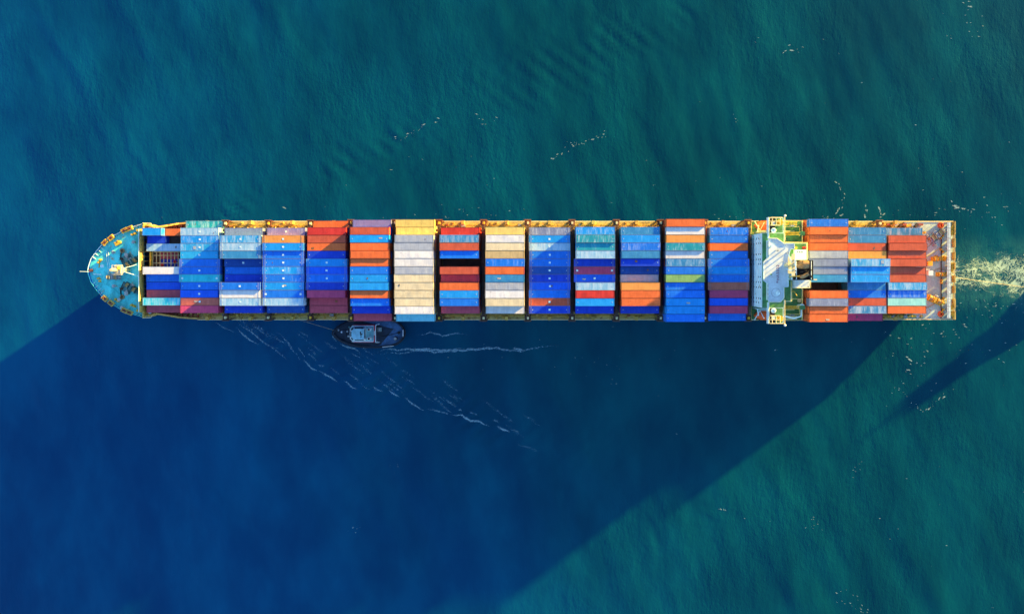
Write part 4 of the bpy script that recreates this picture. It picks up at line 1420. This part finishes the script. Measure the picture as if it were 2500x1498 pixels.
t = NT('sea_water')
c = t.coord()
big = t.noise(t.mapping(c, (.011, .011, 1)), 1.0, 3, .5)
sep = t.n('ShaderNodeSeparateXYZ')
t.l(c, sep.inputs[0])
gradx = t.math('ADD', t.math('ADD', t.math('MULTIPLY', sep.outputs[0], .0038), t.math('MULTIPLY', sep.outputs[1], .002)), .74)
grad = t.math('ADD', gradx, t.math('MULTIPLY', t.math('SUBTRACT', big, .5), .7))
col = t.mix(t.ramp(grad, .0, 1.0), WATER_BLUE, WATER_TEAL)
# streaky drift of plankton and silt
drift = t.noise(t.mapping(c, (.11, .04, 1), (0, 0, R(30))), 1.0, 5, .6)
col = t.mix(t.ramp(drift, .3, .75), t.mix(1.0, col, (.90, .90, .93), 'MULTIPLY'), t.mix(1.0, col, (1.1, 1.1, 1.05), 'MULTIPLY'))
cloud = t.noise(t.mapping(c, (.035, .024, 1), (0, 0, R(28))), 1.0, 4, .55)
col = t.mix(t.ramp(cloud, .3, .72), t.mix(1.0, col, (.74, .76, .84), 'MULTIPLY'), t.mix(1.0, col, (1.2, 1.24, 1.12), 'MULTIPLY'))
wash = t.math('MULTIPLY', t.ramp(sep.outputs[0], 128, 150), t.ramp(t.math('ABSOLUTE', t.math('ADD', sep.outputs[1], 1.0)), 15, 5))
wash = t.math('MULTIPLY', wash, t.ramp(t.noise(t.mapping(c, (.12, .2, 1)), 1.0, 4, .6), .3, .6))
col = t.mix(wash, col, (.02, .125, .12))
n1 = t.noise(t.mapping(c, (.42, .16, 1), (0, 0, R(20))), 1.0, 4, .6)
n2 = t.noise(t.mapping(c, (1.3, .8, 1), (0, 0, R(24))), 1.0, 4, .65)
calm = t.ramp(t.noise(t.mapping(c, (.03, .02, 1), (0, 0, R(25))), 1.0, 3, .5), .35, .7, .35, 1.0)
hgt = t.math('ADD', t.math('MULTIPLY', n1, .22), t.math('MULTIPLY', n2, .075))
hgt = t.math('MULTIPLY', hgt, calm)
bp = t.n('ShaderNodeBump')
bp.inputs['Strength'].default_value = 1.0
bp.inputs['Distance'].default_value = 1.0
t.l(hgt, bp.inputs['Height'])
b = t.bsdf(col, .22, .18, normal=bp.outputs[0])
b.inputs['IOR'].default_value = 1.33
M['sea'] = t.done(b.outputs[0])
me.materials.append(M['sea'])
sea = bpy.data.objects.new('sea', me)
COL.objects.link(sea)
tag(sea, kind='structure')

# ------------------------------------------------------------------ foam
def foam_mat(name, lace, soft=1.0, col=(.72, .74, .72), thin=0.0):
    t = NT(name)
    c = t.coord()
    den = t.n('ShaderNodeAttribute', attribute_type='GEOMETRY', attribute_name='foam_density').outputs['Fac']
    if lace:
        warp = t.n('ShaderNodeTexNoise')
        t.l(t.mapping(c, (.16, .16, 1)), warp.inputs['Vector'])
        warp.inputs['Scale'].default_value = 1.0
        warp.inputs['Detail'].default_value = 3
        vec = t.n('ShaderNodeVectorMath', operation='MULTIPLY_ADD')
        t.l(warp.outputs['Color'], vec.inputs[0])
        vec.inputs[1].default_value = (7, 7, 0)
        t.l(c, vec.inputs[2])
        a = t.noise(t.mapping(vec.outputs[0], (.2, .3, 1)), 1.0, 4, .55)
        a = t.math('SUBTRACT', 1.0, t.math('MULTIPLY', t.math('ABSOLUTE', t.math('SUBTRACT', a, .5)), 15.0))
        f = t.noise(t.mapping(vec.outputs[0], (.9, 1.3, 1)), 1.0, 4, .65)
        f2 = t.math('SUBTRACT', 1.0, t.math('MULTIPLY', t.math('ABSOLUTE', t.math('SUBTRACT', f, .5)), 11.0))
        ridge = t.math('MAXIMUM', a, t.math('MULTIPLY', f2, .85))
        m = t.math('ADD', ridge, t.math('SUBTRACT', t.math('MULTIPLY', den, 1.2), 1.36))
        alpha = t.math('MULTIPLY', t.ramp(m, .0, .62), .92)
        alpha = t.math('MULTIPLY', alpha, t.ramp(den, .02, .3))
    else:
        f = t.noise(t.mapping(c, (1.5, 1.9, 1)), 1.0, 6, .78)
        f = t.math('ADD', t.math('MULTIPLY', t.math('SUBTRACT', f, .5), 1.7), .5)
        alpha = t.math('MULTIPLY', t.ramp(t.math('ADD', f, t.math('MULTIPLY', den, .5)), .66 - thin, 1.08 - thin), soft)
    tr = t.n('ShaderNodeBsdfTransparent')
    sh = t.bsdf(col, .8, .1)
    mx = t.n('ShaderNodeMixShader')
    t.l(alpha, mx.inputs[0])
    t.l(tr.outputs[0], mx.inputs[1])
    t.l(sh.outputs[0], mx.inputs[2])
    return t.done(mx.outputs[0])


M['wash'] = foam_mat('wash_foam', True, 1.0, (.54, .70, .42))
M['crest'] = foam_mat('crest_light_and_foam', False, .44, (.38, .64, .72), .12)  # pale colour stands in for brighter wave crests; also the tug's foam
M['fleck'] = foam_mat('fleck_foam', False, .6, (.50, .70, .62))


def with_density(mb, dens, name, mat, label, cat='foam'):
    me = mb.mesh(name, mat, recalc=False)
    at = me.attributes.new('foam_density', 'FLOAT', 'POINT')
    at.data.foreach_set('value', dens)
    o = bpy.data.objects.new(name, me)
    COL.objects.link(o)
    return tag(o, label, cat, kind='stuff')


def sea_z(x, y):
    ed = min(1, max(0, min(x + 188, 198 - x, y + 126, 122 - y) / 14))
    return ed * (swell(x, y) + kelvin(x, y))


# propeller wash astern
mb, den = MB(), []
nx_, ny_ = 150, 84
for i in range(nx_):
    x = 128 + .45 * i
    for j in range(ny_):
        y = -13.5 + .27 * j
        cy = -.6 - .03 * (x - 134)
        hw = 7.0 + .12 * (x - 134) + 1.4 * mnoise.noise(Vector((x / 6, 0, 1)))
        d = (y - cy) / hw
        v = max(0, 1 - abs(d) ** 2.2)
        v *= .78 + .45 * mnoise.noise(Vector((x / 5, y / 4, 7)))
        if d < -.25:
            v = v * 1.15
        mb.v.append((x, y, sea_z(x, y) + .06))
        den.append(max(0, min(1, v * 1.12)))
mb.f = [(i * ny_ + j, (i + 1) * ny_ + j, (i + 1) * ny_ + j + 1, i * ny_ + j + 1) for i in range(nx_ - 1) for j in range(ny_ - 1)]
mb.m = [0] * len(mb.f)
with_density(mb, den, 'wake_foam', M['wash'], 'lacy propeller wash churning behind the stern')


def ribbon(mb, den, pts, w, d=1.0, seed=0):
    """a soft edged pale stroke lying on the water along pts"""
    rr = random.Random(seed)
    P = []
    for (ax, ay), (bx, by) in zip(pts, pts[1:]):
        n = max(1, int(math.hypot(bx - ax, by - ay) / .6))
        P += [(ax + (bx - ax) * k / n, ay + (by - ay) * k / n) for k in range(n)]
    P.append(pts[-1])
    o = len(mb.v)
    for i, (x, y) in enumerate(P):
        q, p = P[min(i + 1, len(P) - 1)], P[max(i - 1, 0)]
        dx, dy = q[0] - p[0], q[1] - p[1]
        l = math.hypot(dx, dy) or 1
        wx, wy = -dy / l, dx / l
        t = i / max(1, len(P) - 1)
        taper = max(.12, math.sin(math.pi * min(.97, max(.03, t))) ** .6)
        jx = mnoise.noise(Vector((x / 2.2, y / 2.2, seed))) * w * .8
        ww = w * taper * (1 + .6 * mnoise.noise(Vector((x, y, seed + 9))))
        for s, dd in ((-1, 0.0), (-.4, 1.0), (.4, 1.0), (1, 0.0)):
            X, Y = x + wx * (jx + s * ww), y + wy * (jx + s * ww)
            mb.v.append((X, Y, sea_z(X, Y) + .05))
            den.append(dd * d * taper)
    for i in range(len(P) - 1):
        for k in range(3):
            mb.f.append((o + i * 4 + k, o + (i + 1) * 4 + k, o + (i + 1) * 4 + k + 1, o + i * 4 + k + 1))
            mb.m.append(0)


# bow-wave crests brightened by painted pale strokes, shaded side; tug wake foam (zoomed photograph coordinates)
def Q(x, y):
    return W(400 + x / 2.473, 700 + y / 2.473, 0)


mb, den = MB(), []
crests = [([(300, 205), (370, 250), (440, 280)], .55, .5), ([(430, 235), (500, 310), (580, 350)], .6, .75), ([(440, 215), (540, 280), (620, 350), (690, 372)], .6, .7),
          ([(525, 210), (600, 280), (660, 330)], .5, .35), ([(640, 350), (700, 400), (760, 450)], .6, .45), ([(680, 265), (760, 350), (830, 450)], .6, .45), ([(810, 365), (850, 420)], .5, .55),
          ([(845, 440), (890, 490), (930, 506)], .7, .9), ([(935, 505), (1000, 540), (1062, 580)], .7, .8), ([(1085, 562), (1130, 600), (1172, 620)], .6, .65), ([(1195, 600), (1245, 618)], .5, .5),
          ([(1250, 600), (1320, 632)], .6, .5), ([(1350, 615), (1385, 645), (1425, 665)], .6, .7), ([(1440, 655), (1500, 705), (1575, 748)], .6, .65), ([(1590, 733), (1660, 750), (1740, 772)], .6, .5),
          ([(1735, 770), (1800, 775), (1850, 808), (1910, 812), (1965, 842)], .8, 1.0), ([(2010, 838), (2090, 876)], .8, .85), ([(1610, 650), (1680, 700)], .5, .35), ([(1710, 690), (1750, 715)], .8, .55),
          ([(1775, 735), (1800, 745)], .8, .6), ([(1830, 745), (1900, 775)], .7, .35), ([(1985, 800), (2030, 815)], .9, .4), ([(2080, 800), (2105, 812)], .9, .4), ([(2110, 860), (2150, 880)], .8, .3),
          ([(1000, 480), (1080, 545)], .5, .3), ([(1120, 520), (1200, 590)], .6, .32), ([(1280, 545), (1400, 640)], .6, .3), ([(930, 470), (970, 480)], .6, .5),
          ([(1490, 600), (1640, 700)], .6, .28), ([(2130, 945), (2260, 990)], .8, .28), ([(860, 390), (930, 450)], .6, .3), ([(780, 260), (870, 330)], .5, .25),
          # tug bow and wake
          ([(1060, 345), (1100, 362), (1150, 372), (1190, 395)], .6, 1.0), ([(1020, 250), (1020, 300), (1050, 340)], .5, .6), ([(1190, 365), (1230, 378)], .4, .5),
          ([(1130, 400), (1190, 428)], .5, .4), ([(1200, 380), (1280, 415)], .4, .4), ([(1215, 455), (1250, 470)], .5, .45),
          ([(1280, 395), (1310, 405), (1370, 396), (1440, 402), (1520, 385), (1640, 390), (1760, 385), (1870, 380), (1960, 368), (2060, 375), (2150, 388), (2220, 372), (2300, 360), (2390, 350)], 1.0, .72),
          ([(1270, 405), (1340, 372), (1420, 380), (1480, 375), (1580, 382), (1700, 378), (1850, 372)], .8, .75), ([(1520, 290), (1570, 290), (1610, 270), (1680, 295), (1760, 280), (1850, 290)], .6, .65),
          ([(1490, 380), (1600, 375), (1640, 380)], .8, .9), ([(2100, 370), (2180, 385)], .8, .8)]
for k, (pts, w, d) in enumerate(crests):
    ribbon(mb, den, [Q(*p) for p in pts], w * (.55 if k == len(crests) - 6 or w >= 1 else .62), d, k)
er = random.Random(17)
for k in range(34):      # the many faint ripple lines between the broken crests
    t = er.uniform(0, 1)
    x, y = 330 + 1750 * t + er.uniform(-50, 130), 190 + 640 * t - er.uniform(-15, 150) * (.4 + t * .6)
    l = er.uniform(60, 130)
    sl = er.uniform(.62, .85)
    ribbon(mb, den, [Q(x, y), Q(x + l * .5, y + l * .5 * sl + er.uniform(-3, 3)), Q(x + l, y + l * sl)], er.uniform(.4, .6), er.uniform(.12, .3), 100 + k)
with_density(mb, den, 'wave_light_and_foam', M['crest'], 'pale strokes painted for bright bow-wave crests, with tug wake foam, on the shaded water')

# broken foam flecks and strings scattered over the sea
mb, den = MB(), []
fr_ = random.Random(21)


def fleck(x, y, s, ang, asp=.3):
    s *= math.exp(fr_.gauss(0, .35))
    n = 7
    o = len(mb.v)
    z = sea_z(x, y) + .05
    mb.v.append((x, y, z))
    den.append(1.0)
    ca, sa = math.cos(ang), math.sin(ang)
    for rr_, dd in ((.55, .8), (1.0, 0.0)):
        for k in range(n):
            t = 2 * math.pi * k / n
            r = s * rr_ * fr_.uniform(.6, 1.25)
            a, b2 = math.cos(t) * r, math.sin(t) * r * asp
            mb.v.append((x + a * ca - b2 * sa, y + a * sa + b2 * ca, z))
            den.append(dd)
    for k in range(n):
        mb.f.append((o, o + 1 + k, o + 1 + (k + 1) % n))
        mb.f.append((o + 1 + k, o + 1 + n + k, o + 1 + n + (k + 1) % n, o + 1 + (k + 1) % n))
        mb.m += [0, 0]


def cluster(px, py, n, sx, sy, s=(.25, .8), rot=0.0):
    cx, cy = W(px * 1.00929, py * 1.00929)
    for _ in range(int(n * (.6 if py > 600 else .42) + .6)):
        a, b2 = fr_.gauss(0, sx) * .14, fr_.gauss(0, sy) * .14
        x, y = cx + a * math.cos(rot) - b2 * math.sin(rot), cy + a * math.sin(rot) + b2 * math.cos(rot)
        if abs(y) < 17 and -140 < x < 134.5:
            continue
        fleck(x, y, .72 * fr_.uniform(*s), rot - .12 + fr_.gauss(0, .22))


def string(pts, s=.5, gap=.8, p=.8):
    P = [W(x * 1.00929, y * 1.00929) for x, y in pts]
    for (ax, ay), (bx, by) in zip(P, P[1:]):
        L = math.hypot(bx - ax, by - ay)
        for k in range(int(L / gap)):
            if fr_.random() < p:
                t = (k + fr_.random()) * gap / L
                fleck(ax + (bx - ax) * t + fr_.gauss(0, .35), ay + (by - ay) * t + fr_.gauss(0, .35), s * .75 * fr_.uniform(.4, 1.5), math.atan2(by - ay, bx - ax) + fr_.uniform(-.4, .4), .38)


cluster(1055, 290, 5, 6, 3, (.7, 1.3))
string([(945, 335), (965, 340), (1000, 318), (1030, 302)], .55)
cluster(1165, 298, 14, 28, 10, (.4, .9))
cluster(1100, 375, 10, 60, 28, (.3, .6))
string([(1335, 385), (1355, 372), (1372, 355)], .55, .5)
string([(1378, 345), (1415, 348), (1440, 335), (1468, 320)], .5, .5)
string([(1375, 345), (1400, 352)], .5)
cluster(828, 446, 3, 5, 3, (.6, 1.1))
cluster(690, 500, 3, 6, 3, (.5, .9))
cluster(1908, 112, 10, 14, 7, (.4, .8), .5)
cluster(1935, 127, 8, 9, 5, (.4, .8))
cluster(2338, 20, 12, 10, 9, (.5, .9))
cluster(2352, 72, 24, 14, 28, (.3, .7))
cluster(2298, 92, 7, 6, 6, (.3, .7))
cluster(1775, 288, 9, 10, 7, (.35, .7))
cluster(2060, 120, 30, 190, 90, (.2, .5))
cluster(2200, 380, 26, 170, 70, (.25, .6))
string([(2022, 440), (2038, 462), (2040, 485), (2030, 510), (2020, 525)], .8, .7)
string([(2096, 495), (2095, 525)], .9, .6)
string([(2130, 505), (2135, 520), (2125, 528)], .7, .6)
string([(1990, 524), (2012, 530), (2040, 520)], .6, .6)
string([(2295, 490), (2310, 500), (2335, 505)], .9, .7)
cluster(2360, 520, 40, 50, 22, (.3, .8))
cluster(2180, 510, 26, 80, 12, (.3, .7))
cluster(2440, 500, 16, 26, 20, (.4, .9))
cluster(2390, 740, 80, 60, 22, (.3, .9))
cluster(2230, 820, 60, 70, 30, (.3, .8))
cluster(2370, 820, 46, 60, 30, (.25, .7))
cluster(2200, 920, 26, 50, 30, (.25, .6))
string([(2165, 935), (2185, 950), (2200, 960)], .6, .7)
string([(2210, 975), (2225, 990), (2245, 990), (2262, 972), (2285, 950)], .5, .7)
string([(2190, 865), (2230, 885)], .5, .8)
cluster(2070, 1130, 10, 10, 8, (.3, .6))
string([(1735, 1225), (1755, 1236)], .7, .6)
cluster(1965, 1265, 16, 10, 10, (.3, .6))
cluster(2065, 1455, 34, 26, 12, (.3, .7), -.5)
cluster(1860, 1280, 6, 40, 30, (.3, .5))
cluster(2300, 1250, 24, 120, 120, (.2, .5))
cluster(1500, 420, 40, 500, 60, (.2, .5))
cluster(855, 1285, 10, 10, 8, (.25, .5), .6)
cluster(1500, 860, 36, 240, 40, (.2, .55))
cluster(1550, 960, 34, 160, 60, (.25, .6), -.4)
cluster(945, 1130, 8, 12, 10, (.2, .4))
cluster(1100, 520, 60, 70, 10, (.2, .55))
cluster(1760, 522, 22, 24, 5, (.3, .6))
cluster(370, 525, 3, 8, 3, (.4, .8))
with_density(mb, den, 'sea_foam', M['fleck'], 'scattered white foam flecks on the open water')

# ------------------------------------------------------------------ light
w = bpy.data.worlds.new('World')
scene.world = w
w.use_nodes = True
nt = w.node_tree
nt.nodes.clear()
sky = nt.nodes.new('ShaderNodeTexSky')
sky.sky_type = 'NISHITA'
sky.sun_disc = False
sky.sun_elevation = SUN_EL
sky.sun_rotation = math.atan2(SUN_AZ[0], SUN_AZ[1])
sky.air_density = 1.0
sky.dust_density = .3
sky.ozone_density = SKY_OZONE
tint = nt.nodes.new('ShaderNodeMix')
tint.data_type = 'RGBA'
tint.blend_type = 'MULTIPLY'
tint.inputs[0].default_value = 1
tint.inputs[7].default_value = (*SKY_TINT, 1)
bg = nt.nodes.new('ShaderNodeBackground')
bg.inputs['Strength'].default_value = SKY_STRENGTH
wo = nt.nodes.new('ShaderNodeOutputWorld')
nt.links.new(sky.outputs[0], tint.inputs[6])
nt.links.new(tint.outputs[2], bg.inputs['Color'])
nt.links.new(bg.outputs[0], wo.inputs['Surface'])

sd = bpy.data.lights.new('sun', 'SUN')
sd.energy = SUN_STRENGTH
sd.angle = R(1.4)
sd.color = SUN_COL
so = bpy.data.objects.new('sun', sd)
COL.objects.link(so)
dirn = Vector((SUN_AZ[0] * math.cos(SUN_EL), SUN_AZ[1] * math.cos(SUN_EL), math.sin(SUN_EL)))
so.location = dirn * 600
so.rotation_euler = dirn.to_track_quat('Z', 'Y').to_euler()

# ------------------------------------------------------------------ camera: a drone straight above
cd = bpy.data.cameras.new('camera')
cd.sensor_width = 36
cd.lens = 36 * F_PX / 2500
cd.shift_x = -(NX - 1250) / 2500
cd.shift_y = -(749 - NY) / 2500
cd.clip_start = 1
cd.clip_end = 9000
co = bpy.data.objects.new('camera', cd)
COL.objects.link(co)
co.location = (0, 0, CAM_H)
co.rotation_euler = (0, 0, 0)
scene.camera = co

scene.view_settings.view_transform = 'Standard'
scene.view_settings.look = 'None'
scene.view_settings.gamma = 1
scene.view_settings.exposure = EXPOSURE
scene.cycles.max_bounces = 6
scene.cycles.transparent_max_bounces = 12
scene.cycles.use_denoising = True
